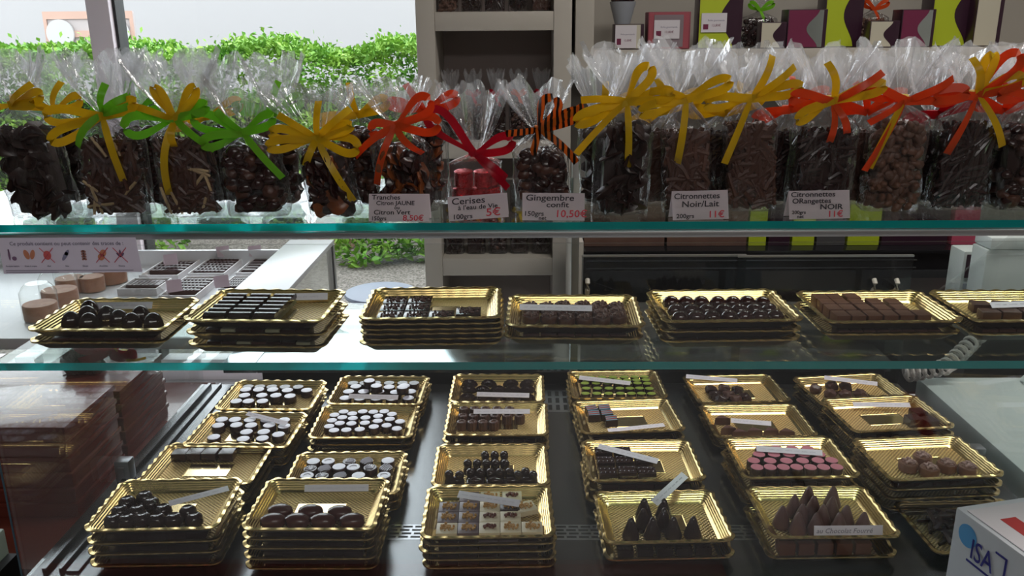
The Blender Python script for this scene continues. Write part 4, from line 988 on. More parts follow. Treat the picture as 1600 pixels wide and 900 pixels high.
BK = [(62, 140, YEL, 'shards', 'behind the gap after the leftmost bag'), (186, 262, GRN, 'nut', 'behind the two beige stick bags'), (300, 376, YEL, 'dark', 'behind the green bow bag'), (402, 474, GRN, 'lumps', 'left of the many looped yellow bow'), (530, 600, YEL, 'lumps', 'left of the orange bow bag'),
      (640, 700, ORA, 'slices', 'behind the citrus slice bag'), (905, 968, YEL, 'shards', 'right of the striped ribbon bag'), (1002, 1068, YEL, 'milk', 'behind the Noir/Lait card'), (1096, 1158, YEL, 'dark', 'between the two lemon stick bags'), (1196, 1256, ORA, 'dark', 'left of the Orangettes card bag'), (1312, 1372, ORA, 'milk', 'left of the cocoa almond bag'), (1420, 1480, RED, 'dark', 'right of the cocoa almond bag'), (1520, 1580, ORA, 'dark', 'near the right end')]
for i, (a, b, m, kd, lb) in enumerate(BK):
    ps = at((a + b) / 2, 321, ZT)
    bag('gift_bag', ('back row bag with %s ribbon, %s' % (m.name.split('_')[0], lb)), a, b, 321, 205 + (i * 37) % 18, 178 + (i * 13) % 9, (100 if i < 4 or i > 5 else 150) + (i * 29) % 14, kd, [(m, [(lp, 20 + (i * 31) % 30, .05, .4), (lp, 160 + (i * 17) % 40, .05, .3), (tl, 60 + (i * 23) % 60, .05, .1)])], group='cellophane bags in the back row of the top shelf', seed=300 + i, fw=.045, d=.020)

# ---- price cards
def card(label, x0, x1, yb, yt, lines, y=1.080, rz=0, roll=0, side=0):
    a = at(x0, yb, ZT); b = at(x1, yb, ZT); w = (b - a).length; h = (yb - yt) / (F / (a.y * 1.02)); c = (a + b) / 2
    t = thing('price_card', label, 'price card', (c.x, y, ZT + .0008 + abs(math.sin(roll)) * w / 2), rz, 'handwritten price cards'); t.rotation_euler = (0, roll, rz)
    ti = .30; L = h / math.cos(ti) * .98
    bm = B(); up = Vector((0, math.sin(ti), math.cos(ti))); q = .0004
    top = up * L
    for s, (base, tp) in enumerate(((Vector((0, 0, 0)), top), (Vector((0, 2 * top.y, 0)), top))):
        vs = [bm.verts.new(base + Vector((-w / 2, 0, 0))), bm.verts.new(base + Vector((w / 2, 0, 0))), bm.verts.new(tp + Vector((w / 2, 0, 0))), bm.verts.new(tp + Vector((-w / 2, 0, 0)))]
        bm.faces.new(vs if s == 0 else list(reversed(vs)))
    bmesh.ops.solidify(bm, geom=bm.faces, thickness=q)
    obj('folded_card', bm, PAPER, t, smooth=False)
    for s, u, v, sz, ink, sx in lines:
        p = up * (L * v) + Vector((-w / 2 + w * u, -.0009, .0004))
        text('handwriting', s, sz * .86, ink, t, p, (PI / 2 - ti, 0, 0), shear=.05, sx=sx * 1.12, off=.00010)
card('price card reading Tranches Citron Jaune ou Citron Vert, 8,50 euros', 573, 669, 351, 308, [('Tranches', .05, .79, .0098, INK, 1.05), ('Citron JAUNE', .12, .59, .0088, INK, 1.0), ('ou', .42, .44, .0072, INK, 1), ('Citron Vert', .08, .25, .0098, INK, 1.05), ('150grs', .04, .04, .0085, INK, .9), ('8,50€', .56, .03, .0120, INK_R, 1)], rz=-.03)
card('price card reading Cerises à l\'eau de Vie, 5 euros', 702, 795, 346, 309, [('Cerises', .06, .66, .0135, INK, 1.1), ('à l\'eau de Vie', .16, .42, .0095, INK, 1.05), ('100grs', .06, .06, .0100, INK, 1), ('5€', .62, .10, .0160, INK_R, 1.1)], roll=-.07)
card('price card reading Gingembre confit, 10,50 euros', 816, 914, 348, 306, [('Gingembre', .05, .72, .0125, INK, 1.15), ('confit', .38, .48, .0110, INK, 1.2), ('150grs', .02, .16, .0100, INK, 1), ('net', .26, .02, .0080, INK, 1), ('10,50€', .52, .12, .0150, INK_R, 1)], roll=.012)
card('price card reading Citronnettes Noir/Lait, 11 euros', 1050, 1140, 344, 300, [('Citronnettes', .03, .72, .0120, INK, 1.0), ('Noir/Lait', .16, .44, .0125, INK, 1.1), ('200grs', .06, .06, .0090, INK, 1), ('11€', .62, .06, .0140, INK_R, 1)], y=1.083, rz=.10)
card('price card reading Citronnettes Orangettes Noir, 11 euros', 1232, 1330, 343, 300, [('Citronnettes', .03, .78, .0105, INK, 1.1), ('ORangettes', .05, .55, .0105, INK, 1.05), ('NOIR', .50, .33, .0110, INK, 1.15), ('200grs', .04, .18, .0070, INK, 1), ('net', .12, .03, .0070, INK, 1), ('11€', .62, .06, .0130, INK_R, 1)], y=1.084, rz=.06)

# ---- allergen notice fixed to the outside of the front glass
ya = Y0 - .0085
A = aty(-4, 372, ya); Bq = aty(216, 370, ya); Cq = aty(222, 422, ya); D_ = aty(-4, 428, ya)
t = thing('allergen_notice', 'lilac paper allergen notice with a row of crossed food pictograms', 'notice', (A.x, ya, D_.z))
wN = Cq.x - A.x; hN = A.z - D_.z
bm = B(); box(bm, 0, wN, 0, .0006, 0, hN)
for v in bm.verts:
    if v.co.x > .01: v.co.x -= .003 * v.co.z / hN; v.co.z += .002 * (v.co.z < .01)
obj('paper', bm, mat('lilac_notice_paper', (.80, .73, .88), .6), t, smooth=False)
text('title_text', 'Ce produit contient ou peut contenir des traces de :', .0068, INK_G, t, (wN * .08, -.0008, hN * .80), sx=1.0)
ICN = ['Produits laitiers', 'Fruits à coque', 'Œuf', 'Soja', 'Gluten', 'Arachides', 'Sésame']
ICO = [mat('print_plum', (.22, .12, .22), .6), mat('print_orange', (.62, .24, .14), .6), mat('print_red', (.65, .12, .12), .6), mat('print_slate', (.25, .24, .38), .6), mat('print_brown', (.38, .17, .15), .6), mat('print_orange', (.6, .2, .1), .6), mat('print_dark', (.16, .1, .18), .6)]
for i in range(7):
    cx = wN * (.075 + i * .131); cz = hN * .52; bm = B()
    def disc(x, z, rx, rz, a=0, mi=0):
        vs = []
        for k in range(16):
            u, w_ = rx * math.cos(2 * PI * k / 16), rz * math.sin(2 * PI * k / 16)
            vs.append(bm.verts.new((cx + x + u * math.cos(a) - w_ * math.sin(a), -.0007, cz + z + u * math.sin(a) + w_ * math.cos(a))))
        bm.faces.new(vs).material_index = mi
    if i == 0: disc(-.002, 0, .0014, .0065); disc(-.002, .0065, .001, .002); disc(.004, -.004, .003, .0028)
    elif i == 1: disc(-.003, .001, .0035, .0065, .3); disc(.0045, .001, .0030, .0065, -.3)
    elif i == 2: disc(0, 0, .005, .006); 
    elif i == 3: disc(0, 0, .0024, .0085, -.6); disc(.0015, .002, .0024, .0024)
    elif i == 4:
        for k in range(4): disc(-.0012, -.005 + k * .0033, .0022, .0015, .5); disc(.0012, -.005 + k * .0033, .0022, .0015, -.5)
    elif i == 5: disc(.0015, .0025, .004, .0048, -.5); disc(-.0015, -.0025, .0042, .0046, -.5)
    else:
        for k in range(3): disc(-.002 + k * .002, (k % 2) * .003, .0014, .004, .8 - k * .8)
    bmesh.ops.recalc_face_normals(bm, faces=bm.faces)
    obj('food_pictogram', bm, ICO[i], t, smooth=False)
    if i in (2, 5, 6):
        bm = B()
        for s in (1, -1): tube(bm, [(cx - .0085, -.001, cz - s * .0095), (cx + .0085, -.001, cz + s * .0095)], .0005, 4)
        obj('red_cross', bm, mat('print_cross_red', (.62, .10, .14), .6), t)
    text('caption', ICN[i], .0027, INK_G, t, (cx, -.0008, hN * .20), align='CENTER')
for k, L in ((.09, .94), (.04, .40)):
    bm = B(); box(bm, wN * .02, wN * L, -.0009, -.0006, hN * k, hN * k + .0006); obj('small_print', bm, INK_G, t, smooth=False)

# ================================================================== LEFT OF THE CASE
t = thing('side_counter', 'dark side counter left of the case under the mahogany boxes', 'counter', (-1.05, 1.5, 0))
sbox('counter_top', MAHOG, -.42, .31, -.36, .38, .68, .705, t, .002); sbox('counter_body', BLACK_M, -.40, .29, -.34, .36, .001, .679, t)
nb = 6; bh = .0285
for k in range(nb):
    z = .7056 + k * bh
    o = thing('gift_box', 'flat mahogany gift box left of the case, %s in the stack from the top' % ORD[nb - k], 'gift box', (-.935, 1.375, z), 0, 'flat mahogany boxes left of the case')
    sbox('box_base', MAHOG, -.165, .165, -.088, .088, .0004, bh - .010, o, .001); sbox('lid', MAHOG, -.168, .168, -.091, .091, bh - .0097, bh - .0006, o, .0015)
zt2 = .7056 + nb * bh
for k in range(5):
    z = .7056 + k * bh
    o = thing('gift_box', 'flat mahogany gift box behind the front stack, %s from its top' % ORD[5 - k], 'gift box', (-.945, 1.60, z), 0, 'flat mahogany boxes in the rear stack')
    sbox('box_base', MAHOG, -.165, .165, -.098, .098, .0004, bh - .010, o, .001); sbox('lid', MAHOG, -.168, .168, -.101, .101, bh - .0097, bh - .0006, o, .0015)
t = thing('gift_bag', 'cellophane bag with a broad red ribbon lying on the mahogany boxes', 'gift bag', (-.93, 1.60, .7056 + 5 * bh + .030), 0)
bm_ = bag_mesh(.05, .028, .07, .10, .17, .05, 77)
o = link('cellophane', bm_, t, (0, 0, 0), (0, PI / 2, .2)); link('filling', fill_mesh('mlumps', .045, .024, .065, 9), t, (0, 0, 0), (0, PI / 2, .2))
bow(t, RED, .014, .10, [(lp, 20, .055, .9), (lp, 150, .06, .8), (tl, -10, .055, .3), (tl, 185, .06, .1)], w=.024)
bow(t, YEL, .01, .12, [(tl, 85, .05, .2), (tl, -20, .05, .4)], w=.006)
p = at(26, 822, .80)
t = thing('white_post', 'mint white post at the lower left corner beside the case', 'post', (p.x - .05, p.y - .045, 0))
sbox('post_body', mat('mint_white', (.42, .50, .42), .5), -.05, .035, -.04, .04, .001, .80, t, .004); sbox('post_foot', BLACK_M, .036, .05, -.035, .035, .001, .76, t)

# ---- second counter (left rear) with bar trays
ZC2 = .78
t = thing('glass_counter', 'white glass sided counter running to the window, carrying trays of chocolate bars', 'counter', (0, 0, 0))
c0 = at(522, 374, .87); c1 = at(450, 377, .87); n0 = at(470, 440, .87)
xr = c0.x; xl = c1.x; yfar = c0.y; ynear = 1.98
WG = mat('white_counter_gloss', (.74, .76, .80), .22)
sbox('white_ledge', WG, xl, xr, ynear, yfar, .855, .87, t, .002)
sbox('end_frame', ALU, xr - .022, xr, yfar - .022, yfar, .05, .854, t); sbox('end_frame', ALU, xr - .02, xr, ynear, ynear + .02, .05, .854, t)
sbox('side_glass', G_GLASS, xr - .008, xr - .003, ynear + .02, yfar - .022, .08, .854, t, smooth=False)
sbox('deck', mat('white_deck', (.66, .68, .72), .3), -2.6, xl, ynear, yfar + .02, ZC2 - .03, ZC2, t, .002)
sbox('back_upstand', WG, -2.6, xl, yfar + .0205, yfar + .035, ZC2 - .03, ZC2 + .05, t)
sbox('plinth', WHITE_C, -2.55, xr - .03, ynear + .1, yfar - .05, .001, .08, t)
sbox('rear_support', WHITE_C, -2.55, -2.5, ynear + .1, yfar - .05, .081, ZC2 - .0305, t)
TRW = mat('white_tray_rim', (.70, .68, .70), .4); TRB = mat('kraft_tray_base', (.55, .46, .38), .7); BARC = mat('bar_chocolate', (.06, .03, .03), .3)
quads = [((217, 431), (278, 431), (254, 405), (315, 405)), ((291, 428), (346, 428), (330, 400), (388, 401)), ((364, 427), (401, 427), (404, 398), (435, 398)), ((173, 452), (244, 452), (217, 434), (270, 435)), ((249, 462), (304, 464), (288, 431), (346, 431)), ((340, 452), (390, 452), (364, 431), (401, 431))]
nm = ['back left', 'back middle', 'back right', 'front left', 'front middle', 'front right']
for i, q in enumerate(quads):
    P = [at(*c, ZC2 + .02) for c in q]; c = sum(P, Vector()) / 4; hx = ((P[1] - P[0]).length + (P[3] - P[2]).length) / 4 * .96; hy = max(.05, ((P[2] - P[0]).length + (P[3] - P[1]).length) / 4 * .96)
    cx, cy = c.x, c.y
    o = thing('bar_tray', '%s white rimmed tray of chocolate bars on the left rear counter' % nm[i], 'tray', (cx, cy, ZC2 + .0006), 0, 'bar trays on the rear counter')
    sbox('tray_base', TRB, -hx + .004, hx - .004, -hy + .004, hy - .004, 0, .004, o)
    bm = B(); box(bm, -hx, hx, -hy, -hy + .004, 0, .02); box(bm, -hx, hx, hy - .004, hy, 0, .02); box(bm, -hx, -hx + .004, -hy + .0045, hy - .0045, 0, .02); box(bm, hx - .004, hx, -hy + .0045, hy - .0045, 0, .02)
    obj('tray_rim', bm, TRW, o)
    nbar = max(4, int((2 * hy - .05) / .024)); 
    for k in range(nbar):
        yy = -hy + .02 + (2 * hy - .04) * (k + .5) / nbar
        if i in (0, 3, 4) and k == 0: continue
        bm = B(); box(bm, -hx + .008, hx - .008, -.009, .009, 0, .016, 0, .003)
        for s in range(7): box(bm, -hx + .012 + s * (2 * hx - .028) / 7, -hx + .016 + s * (2 * hx - .028) / 7, -.0085, .0085, .0161, .0172, 0)
        b_ = obj('chocolate_bar', bm, BARC, None, (cx, cy + yy, ZC2 + .0052))
        tag(b_, 'ridged chocolate bar, %s from the front of the %s counter tray' % (ORD[k + 1], nm[i]), 'chocolate bar', 'chocolate bars on the rear counter')
for px, py in ((268, 406), (350, 393), (400, 392), (274, 448), (348, 441)):
    p = at(px, py + 8, ZC2 + .03)
    bm = B(); v = [bm.verts.new(k) for k in ((-.02, 0, 0), (.02, 0, 0), (.02, .013, .032), (-.02, .013, .032), (-.02, .026, 0), (.02, .026, 0))]; bm.faces.new((v[0], v[1], v[2], v[3])); bm.faces.new((v[3], v[2], v[5], v[4])); bmesh.ops.solidify(bm, geom=bm.faces, thickness=.0006)
    o = obj('tent_card', bm, mat('pale_pink_card', (.7, .6, .66), .7), None, p, (0, 0, .5), smooth=False)
    tag(o, 'small folded white price card on the %s of the rear counter bar trays' % {268: 'back left', 350: 'back middle', 400: 'back right', 274: 'front left', 348: 'front middle'}[px], 'price card', 'tent cards on the rear counter')
BRN = mat('terracotta_biscuit', (.32, .13, .07), .6, var=((.42, .2, .12), 60))
for i, (px, py, w_, lb) in enumerate(((112, 456, .042, 'left of the middle'), (146, 454, .036, 'in the middle'), (174, 441, .05, 'furthest right'), (96, 475, .05, 'nearest left'), (66, 498, .045, 'at the far left'))):
    p = at(px, py, ZC2)
    if p.y < 2.06: p = Vector((p.x * 2.08 / p.y, 2.08, ZC2))
    o = thing('sweet_tub', 'clear tub of brown biscuits on the rear counter, %s of five' % lb, 'tub', (p.x, p.y, ZC2 + .0006), 0, 'clear tubs on the rear counter')
    bm = B(); lathe(bm, [(w_, 0), (w_, .075), (w_ * .8, .09), (w_ * .6, .098)], 24); obj('clear_tub', bm, G_GLASS, o)
    bm = B(); lathe(bm, [(w_ * .93, .002), (w_ * .94, .04), (w_ * .9, .043)], 24); obj('biscuit_filling', bm, BRN, o)
# round white stool
p = at(595, 455, .50)
t = thing('round_stool', 'white round topped stool by the window right of the white counter', 'stool', (p.x, p.y, 0))
bm = B(); lathe(bm, [(.13, .478), (.142, .482), (.145, .49), (.142, .498), (.13, .50), (.01, .5005)], 48); obj('seat', bm, mat('cool_white_laminate', (.26, .30, .40), .4), t)
bm = B(); lathe(bm, [(.02, .02), (.02, .477)], 16); obj('pedestal', bm, ALU, t)
bm = B(); lathe(bm, [(.12, .001), (.12, .012), (.03, .0195)], 32); obj('foot', bm, ALU, t)

# ================================================================== SHELF UNIT (middle back)
YU = 3.2
def xz(px, py, y=YU):
    p = aty(px, py, y); return p.x, p.z
ux0 = xz(652, 100)[0]; ux1 = xz(681, 100)[0]; ux2 = xz(865, 100)[0]; ux3 = xz(893, 100)[0]
z1t, z1b = xz(770, 18)[1], xz(770, 48)[1]; z2t, z2b = xz(770, 222)[1], xz(770, 248)[1]; z3t, z3b = xz(770, 404)[1], xz(770, 431)[1]
u = thing('shelf_unit', 'tall taupe shelf unit with thick boards between window and wall cabinet', 'shelf unit', (0, 0, 0))
for a, b in ((ux0, ux1), (ux2, ux3)): sbox('upright', TAUPE, a, b, YU, YU + .34, .001, 2.3, u, .003)
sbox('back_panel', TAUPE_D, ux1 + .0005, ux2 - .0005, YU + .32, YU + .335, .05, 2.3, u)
for a, b in ((z1b, z1t), (z2b, z2t), (z3b, z3t), (2.02, 2.08)): sbox('shelf_board', TAUPE, ux1 + .0005, ux2 - .0005, YU + .004, YU + .319, a, b, u, .002)
nbg = 5
for lvl, (zz, kinds, cols, dy) in enumerate(((z1t, ['mlumps', 'dark', 'dark', 'shards', 'milk'], [YEL] * 5, 0), (z2t, ['dark', 'slices', 'dark', 'lumps', 'dark'], [RED, RED, RED, ORA, RED], 0), (z3t, ['shards', 'dark', 'lumps', 'dark', 'shards'], [YEL] * 5, 0))):
    for i in range(nbg):
        w_ = (ux2 - ux1) / nbg; cx = ux1 + w_ * (i + .5)
        hh = .25 if lvl == 1 else .26
        t = thing('gift_bag', '%s tied bag, %s from left on the %s board of shelf unit' % (cols[i].name.split('_')[0], ORD[i + 1], ['top', 'middle', 'lowest'][lvl]), 'gift bag', (cx, YU + .10, zz + .0008), 0, 'bags on the %s board of the shelf unit' % ['top', 'middle', 'lowest'][lvl])
        hcx = .13
        link('cellophane', bag_mesh(w_ * .42, .035, hcx, hcx + .03, hh, w_ * .40, 500 + lvl * 10 + i, 0, .03), t)
        link('chocolate_filling', fill_mesh(kinds[i], w_ * .40, .032, hcx * .97, 600 + lvl * 10 + i), t)
        bow(t, cols[i], hcx + .03, 0, [(lp, 40, .030, .5), (lp, 140, .030, .5), (tl, -70, .04, .1)], w=.013, seed=i)

# ================================================================== WALL CABINET (right)
cx0 = xz(899, 60)[0]; cx1 = xz(928, 60)[0]; czb = xz(1000, 108)[1]; czt = xz(1000, 78)[1]
cb = thing('wall_cabinet', 'open taupe wall cabinet holding coloured gift boxes at upper right', 'cabinet', (0, 0, 0))
XE = 2.45
sbox('side_panel', TAUPE, cx0, cx1, YU, YB - .002, czb, 2.3, cb, .003); sbox('side_panel', TAUPE, XE, XE + .07, YU, YB - .002, czb, 2.3, cb, .003)
sbox('bottom_board', TAUPE, cx1 + .0005, XE - .0005, YU + .003, YB - .002, czb, czt, cb, .002)
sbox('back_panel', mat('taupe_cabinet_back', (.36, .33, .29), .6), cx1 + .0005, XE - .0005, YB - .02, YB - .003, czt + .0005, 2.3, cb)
sbox('top_board', TAUPE, cx1 + .0005, XE - .0005, YU + .003, YB - .021, 2.24, 2.3, cb)
LIME = mat('lime_card', (.42, .50, .02), .4); MAG = mat('magenta_card', (.16, .02, .06), .35); DKP = mat('dark_plum_card', (.035, .012, .025), .3); CRM = mat('cream_card', (.52, .48, .38), .45); PINK = mat('pink_card', (.50, .08, .14), .45); SILV = mat('silver_film', (.55, .6, .58), .15, .8)
def gbox(label, px0, px1, pyt, front, side, curve=None, depth=.09, y=3.26, pyb=77, tagc=False, name='gift_box', sidew=.1):
    x0_, x1_ = aty(px0, 60, y).x, aty(px1, 60, y).x; h = aty(px0, pyt, y).z - czt
    if h < .02: h = .02
    o = thing(name, label, 'gift box', ((x0_ + x1_) / 2, y + depth / 2, czt + .0008), 0, 'gift boxes in the wall cabinet'); w = (x1_ - x0_) / 2
    sbox('box_body', side, -w, w, -depth / 2, depth / 2, 0, h, o, .002)
    bm = B(); box(bm, -w + .003, w * (1 - 2 * sidew), -depth / 2 - .0012, -depth / 2 - .0002, .003, h - .003); obj('front_panel', bm, front, o)
    if curve:
        bm = B(); n = 16; L = []; Rr = []; xr_ = w * (1 - 2 * sidew)
        for k in range(n + 1):
            v = .003 + (h - .006) * k / n; xx = xr_ - (xr_ + w) * (.12 + .34 * (.5 + .5 * math.cos(2 * PI * k / n * .95 + PI * 1.05)))
            L.append(bm.verts.new((xx, -depth / 2 - .002, v))); Rr.append(bm.verts.new((xr_, -depth / 2 - .002, v)))
        for k in range(n): bm.faces.new((L[k], Rr[k], Rr[k + 1], L[k + 1]))
        bmesh.ops.recalc_face_normals(bm, faces=bm.faces); obj('curved_panel', bm, curve, o, smooth=False)
    return o, w, h, depth
def ptag(o, w, h, d, u0, u1, v0, v1):
    x0_, x1_ = -w + 2 * w * u0, -w + 2 * w * u1
    sbox('price_label', mat('label_card', (.62, .58, .62), .6), x0_, x1_, -d / 2 - .006, -d / 2 - .0045, h * v0, h * v1, o)
    L = x1_ - x0_
    text('label_print', 'Boîte gourmande', L * .095, INK_G, o, (x0_ + L * .25, -d / 2 - .0062, h * v0 + (h * (v1 - v0)) * .58))
    text('label_print', '13,80€', L * .13, MAG, o, (x0_ + L * .4, -d / 2 - .0062, h * v0 + (h * (v1 - v0)) * .30))
    sbox('label_picture', MAG, x0_ + L * .08, x0_ + L * .28, -d / 2 - .0064, -d / 2 - .0061, h * v0 + h * (v1 - v0) * .15, h * v0 + h * (v1 - v0) * .42, o)
g_ = gbox('small white labelled gift box, leftmost in the wall cabinet', 960, 1006, 38, CRM, DKP, None, sidew=.12); ptag(*g_, .02, .74, .05, .95)
g_ = gbox('rose framed square gift box with a window and price label', 1012, 1078, 19, mat('rose_frame', (.32, .06, .08), .5), mat('rose_side', (.22, .04, .06), .5), None, sidew=.04)
sbox('window_panel', mat('mauve_window', (.22, .17, .19), .3), -g_[1] * .72, g_[1] * .66, -g_[3] / 2 - .003, -g_[3] / 2 - .0015, g_[2] * .06, g_[2] * .92, g_[0]); ptag(*g_, .14, .74, .28, .78)
g_ = gbox('tall lime gift box with a dark wave and price label', 1090, 1158, -20, LIME, DKP, DKP, sidew=.08); ptag(*g_, .06, .64, .27, .58)
gbox('small cream gift box with black curve, left of the magenta box', 1188, 1228, 35, CRM, DKP, DKP, y=3.23, depth=.06, sidew=.12)
gbox('magenta gift box with a silver curve, left of the tall lime box', 1229, 1290, 15, MAG, DKP, SILV, y=3.26)
gbox('tall lime gift box with a black leaf shape, centre right of the cabinet', 1286, 1345, -30, LIME, DKP, DKP, y=3.36, depth=.1)
gbox('small cream gift box with black curve, right of the tall lime box', 1358, 1404, 33, CRM, DKP, DKP, y=3.23, depth=.06, sidew=.14)
gbox('magenta gift box, right of the second small cream box', 1406, 1458, 15, MAG, DKP, SILV, y=3.26)
gbox('lime gift box with a black leaf shape, rightmost lime one', 1452, 1522, -30, LIME, DKP, DKP, y=3.34, depth=.1)
gbox('plain cream carton on a dark foot, far right of the cabinet', 1520, 1562, -5, CRM, DKP, None, y=3.28, sidew=.16)
def small_bag(label, px0, px1, m, seed, kd, ht=.24):
    a = aty(px0, 60, 3.34).x; b = aty(px1, 60, 3.34).x
    t = thing('gift_bag', label, 'gift bag', ((a + b) / 2, 3.44, czt + .0008)); w_ = (b - a) / 2
    link('cellophane', bag_mesh(w_ * .9, .035, .10, .135, ht, w_, seed, 0, .03), t); link('sweet_filling', fill_mesh(kd, w_ * .85, .03, .1, seed), t)
    bow(t, m, .135, 0, [(lp, 30, .05, .5), (lp, 150, .05, .5), (tl, -70, .05, .1)], w=.014, seed=seed)
small_bag('bag with a green ribbon in the wall cabinet, right of the first lime box', 1162, 1226, GRN, 701, 'nut')
small_bag('bag with an orange ribbon in the wall cabinet, between the two lime boxes', 1348, 1402, ORA, 702, 'mlumps', .2)
p = aty(978, 34, 3.3)
t = thing('paper_cone', 'dark tipped paper sweet cone behind the small labelled box', 'paper cone', (p.x, 3.42, czt + .0008))
bm = B(); lathe(bm, [(.006, 0), (.05, .17)], 24); obj('cone_wrap', bm, mat('pale_blue_grey_paper', (.34, .36, .40), .5), t)
bm = B(); bits(14, .014, .172, .04, 4)(bm); obj('sweet_filling', bm, CHOC_D, t)

# ================================================================== BACK COUNTER (lower right)
YK = 2.56; zk = aty(1100, 392, YK).z; kx0 = aty(912, 392, YK).x
t = thing('back_counter', 'low glossy black counter behind the right half of the case', 'counter', (0, 0, 0))
sbox('counter_body', BLACK, kx0, 1.55, YK + .01, YK + .5, .06, zk - .012, t); sbox('counter_top', BLACK, kx0, 1.55, YK, YK + .52, zk - .0115, zk, t, .001)
sbox('end_panel', TAUPE, kx0 - .03, kx0 - .0005, YK, YK + .52, .001, zk + .03, t, .002); sbox('plinth', BLACK_M, kx0 + .01, 1.5, YK + .03, YK + .48, .001, .059, t)
for py in (409, 421): sbox('metal_trim', ALU, kx0 + .01, 1.2, YK + .006, YK + .0095, aty(1100, py, YK).z, aty(1100, py, YK).z + .003, t)
for k in range(3): sbox('drawer_front', mat('grey_black_laminate', (.03, .032, .035), .2), kx0 + .02 + k * .42, kx0 + .42 + k * .42, YK + .003, YK + .0095, .3, aty(1100, 424, YK).z, t, .001)
KB = mat('brown_kraft_box', (.16, .085, .06), .6, bump=(300, .3, .001), var=((.12, .06, .045), 12))
def kbox(label, px0, px1, m, h=.16, y=YK + .06, d=.16, band=None):
    a, b = aty(px0, 392, y).x, aty(px1, 392, y).x
    o = thing('gift_box', label, 'gift box', ((a + b) / 2, y + d / 2, zk + .0008), 0, 'boxes on the back counter')
    sbox('box_body', m, -(b - a) / 2 + .001, (b - a) / 2 - .001, -d / 2, d / 2, 0, h - .03, o, .001); sbox('lid', band or m, -(b - a) / 2, (b - a) / 2, -d / 2 - .001, d / 2 + .001, h - .0295, h, o, .001)
kbox('wide brown box, leftmost on the low back counter', 912, 1038, KB); kbox('wide brown box, second on the low back counter', 1041, 1166, KB)
kbox('narrow lime box just right of the brown boxes', 1168, 1196, LIME); kbox('black box between the narrow and the middle lime box', 1199, 1233, DKP)
kbox('lime box standing in the middle of the back counter row', 1236, 1271, LIME); kbox('grey box between the two wider lime boxes', 1274, 1319, mat('grey_card', (.07, .068, .07), .5))
kbox('widest lime box, rightmost lime one on the back counter', 1322, 1372, LIME); kbox('black box right of the widest lime box', 1375, 1478, DKP)
kbox('pink box beside the white till on the back counter', 1484, 1524, PINK, .19)

# ================================================================== TILL, CORD, WHITE MACHINE (right)
t = thing('till_stand', 'dark stand carrying the white till units behind the case', 'stand', (0, 0, 0))
sbox('stand_top', BLACK_M, 1.04, 1.75, 1.93, 2.42, .78, .80, t); sbox('stand_body', BLACK_M, 1.06, 1.73, 1.95, 2.40, .001, .779, t)
xa = aty(1506, 400, 2.15).x; za = aty(1484, 393, 2.15).z
t = thing('till_unit', 'white till unit with a dark slot on its end, below the paper roll unit', 'till', (0, 0, 0))
sbox('till_body', WHITE, xa, 1.62, 2.15, 2.225, .8006, za, t, .006); sbox('dark_slot', DKP, xa + .008, xa + .028, 2.147, 2.1495, za - .07, za - .008, t); sbox('slot_foot', mat('blue_grey', (.3, .34, .4), .4), xa + .008, xa + .028, 2.147, 2.1495, za - .10, za - .085, t)
xa2 = aty(1541, 400, 1.98).x; za2 = aty(1521, 371, 1.98).z
t = thing('printer_unit', 'white boxy printer in front of the till at the right edge', 'printer', (0, 0, 0))
sbox('printer_body', WHITE, xa2, 1.7, 1.98, 2.05, .8006, za2 - .03, t, .006); sbox('printer_lid', WHITE, xa2 + .004, 1.7, 1.975, 2.052, za2 - .0295, za2, t, .006)
t = thing('side_cabinet', 'low white cabinet right of the case under the white machine', 'cabinet', (1.2, 1.4, 0))
sbox('cabinet_body', WHITE_C, -.355, .4, -.36, .42, .001, .699, t, .004)
t = thing('white_machine', 'broad pale green white machine casing right of the case', 'machine', (0, 0, 0))
zmch = .765
sbox('lower_casing', mat('cool_white_casing', (.50, .58, .58), .35), .855, 1.5, 1.045, 1.76, .7006, zmch, t, .008)
bm = B(); v = [bm.verts.new(p) for p in ((1.06, 1.06, zmch + .0005), (1.5, 1.06, zmch + .0005), (1.5, 1.74, zmch + .0005), (1.06, 1.74, zmch + .0005), (1.10, 1.08, zmch + .05), (1.5, 1.08, zmch + .05), (1.5, 1.72, zmch + .07), (1.10, 1.72, zmch + .07))]
for f in ((3, 2, 1, 0), (4, 5, 6, 7), (0, 1, 5, 4), (1, 2, 6, 5), (2, 3, 7, 6), (3, 0, 4, 7)): bm.faces.new([v[i] for i in f])
bmesh.ops.bevel(bm, geom=list(bm.edges), offset=.006, segments=2, affect='EDGES'); obj('raised_casing', bm, MATS['cool_white_casing'], t)
sbox('control_knob', STEEL, .90, .93, 1.30, 1.33, zmch + .0005, zmch + .03, t, .004)
# coiled cord
path = [at(1413, 585, .785), at(1440, 581, .79), at(1478, 573, .80), at(1500, 553, .81), at(1522, 532, .815), at(1548, 508, .835)]
pts = []; N_ = 15; sp = 14
for i in range(N_ * sp + 1):
    s = i / (N_ * sp) * (len(path) - 1); k = min(int(s), len(path) - 2); f = s - k
    c = path[k] * (1 - f) + path[k + 1] * f; d = (path[min(k + 1, len(path) - 1)] - path[k]).normalized()
    a = d.cross(Vector((0, 0, 1))).normalized(); b = a.cross(d); th = 2 * PI * i / sp
    pts.append(c + (a * math.cos(th) + b * math.sin(th)) * 0.0150)
bm = B(); tube(bm, pts, .0042, 6); tag(obj('coiled_cord', bm, mat('ivory_cord', (.55, .50, .48), .4)), 'ivory coiled telephone cord looping over the white machine', 'cord')

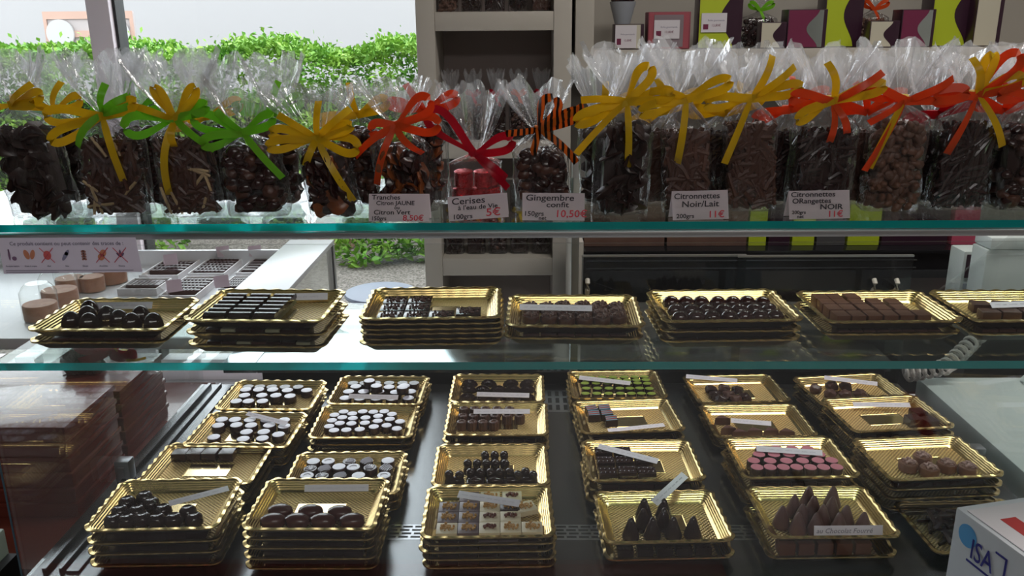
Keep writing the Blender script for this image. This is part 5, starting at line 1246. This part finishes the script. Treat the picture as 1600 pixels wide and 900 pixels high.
# ---- boxed terminal at the lower right corner, in front of the case
zi = .915
A_ = at(1494, 792, zi); B_ = at(1612, 878, zi); ex = (B_ - A_); ex.z = 0; ex.normalize(); C_ = at(1506, 778, zi)
ey = Vector((-ex.y, ex.x, 0)); ang = math.atan2(ex.y, ex.x)
t = thing('white_box', 'white box with a blue dotted logo and a red striped leaflet on top, lower right', 'box', (A_.x, A_.y, .70), ang)
hI = zi - .70
BOXW = mat('box_white', (.56, .58, .62), .45)
sbox('box_body', BOXW, 0, .22, 0, .16, 0, hI, t, .003)
sbox('leaflet', mat('leaflet_paper', (.60, .57, .60), .6), .012, .215, .006, .155, hI + .0005, hI + .0015, t)
sbox('red_stripe', mat('leaflet_red', (.42, .02, .02), .5), .040, .215, .030, .052, hI + .0016, hI + .0019, t)
for k in range(6): sbox('printed_line', INK_G, .055, .215, .062 + k * .008, .0635 + k * .008, hI + .0016, hI + .0018, t)
bm = B(); lathe(bm, [(.015, 0), (.015, .0006)], 28); obj('blue_disc', bm, mat('logo_sky_blue', (.10, .33, .62), .4), t, (.026, -.0004, hI - .026), (PI / 2, 0, 0))
text('logo_letters', 'ISA', .038, INK_B, t, (.034, -.0016, hI - .050), sx=.72, off=.0002)
bm = B(); box(bm, .030, .090, -.0012, -.0004, hI - .0580, hI - .0555); box(bm, .0875, .090, -.0012, -.0004, hI - .0550, hI - .018); box(bm, .072, .0870, -.0012, -.0004, hI - .0205, hI - .018); obj('logo_frame', bm, INK_B, t, smooth=False)
t2 = thing('customer_ledge', 'ledge in front of the case below the white box', 'ledge', (.66, .82, 0))
sbox('ledge_top', TAUPE, -.15, .45, -.2, .187, .675, .6994, t2, .002); sbox('ledge_leg', ALU, -.1, -.06, -.1, -.06, .001, .6745, t2); sbox('ledge_leg', ALU, .3, .34, -.1, -.06, .001, .6745, t2)
sbox('ledge_leg', ALU, -.1, -.06, .08, .12, .001, .6745, t2); sbox('ledge_leg', ALU, .3, .34, .08, .12, .001, .6745, t2)
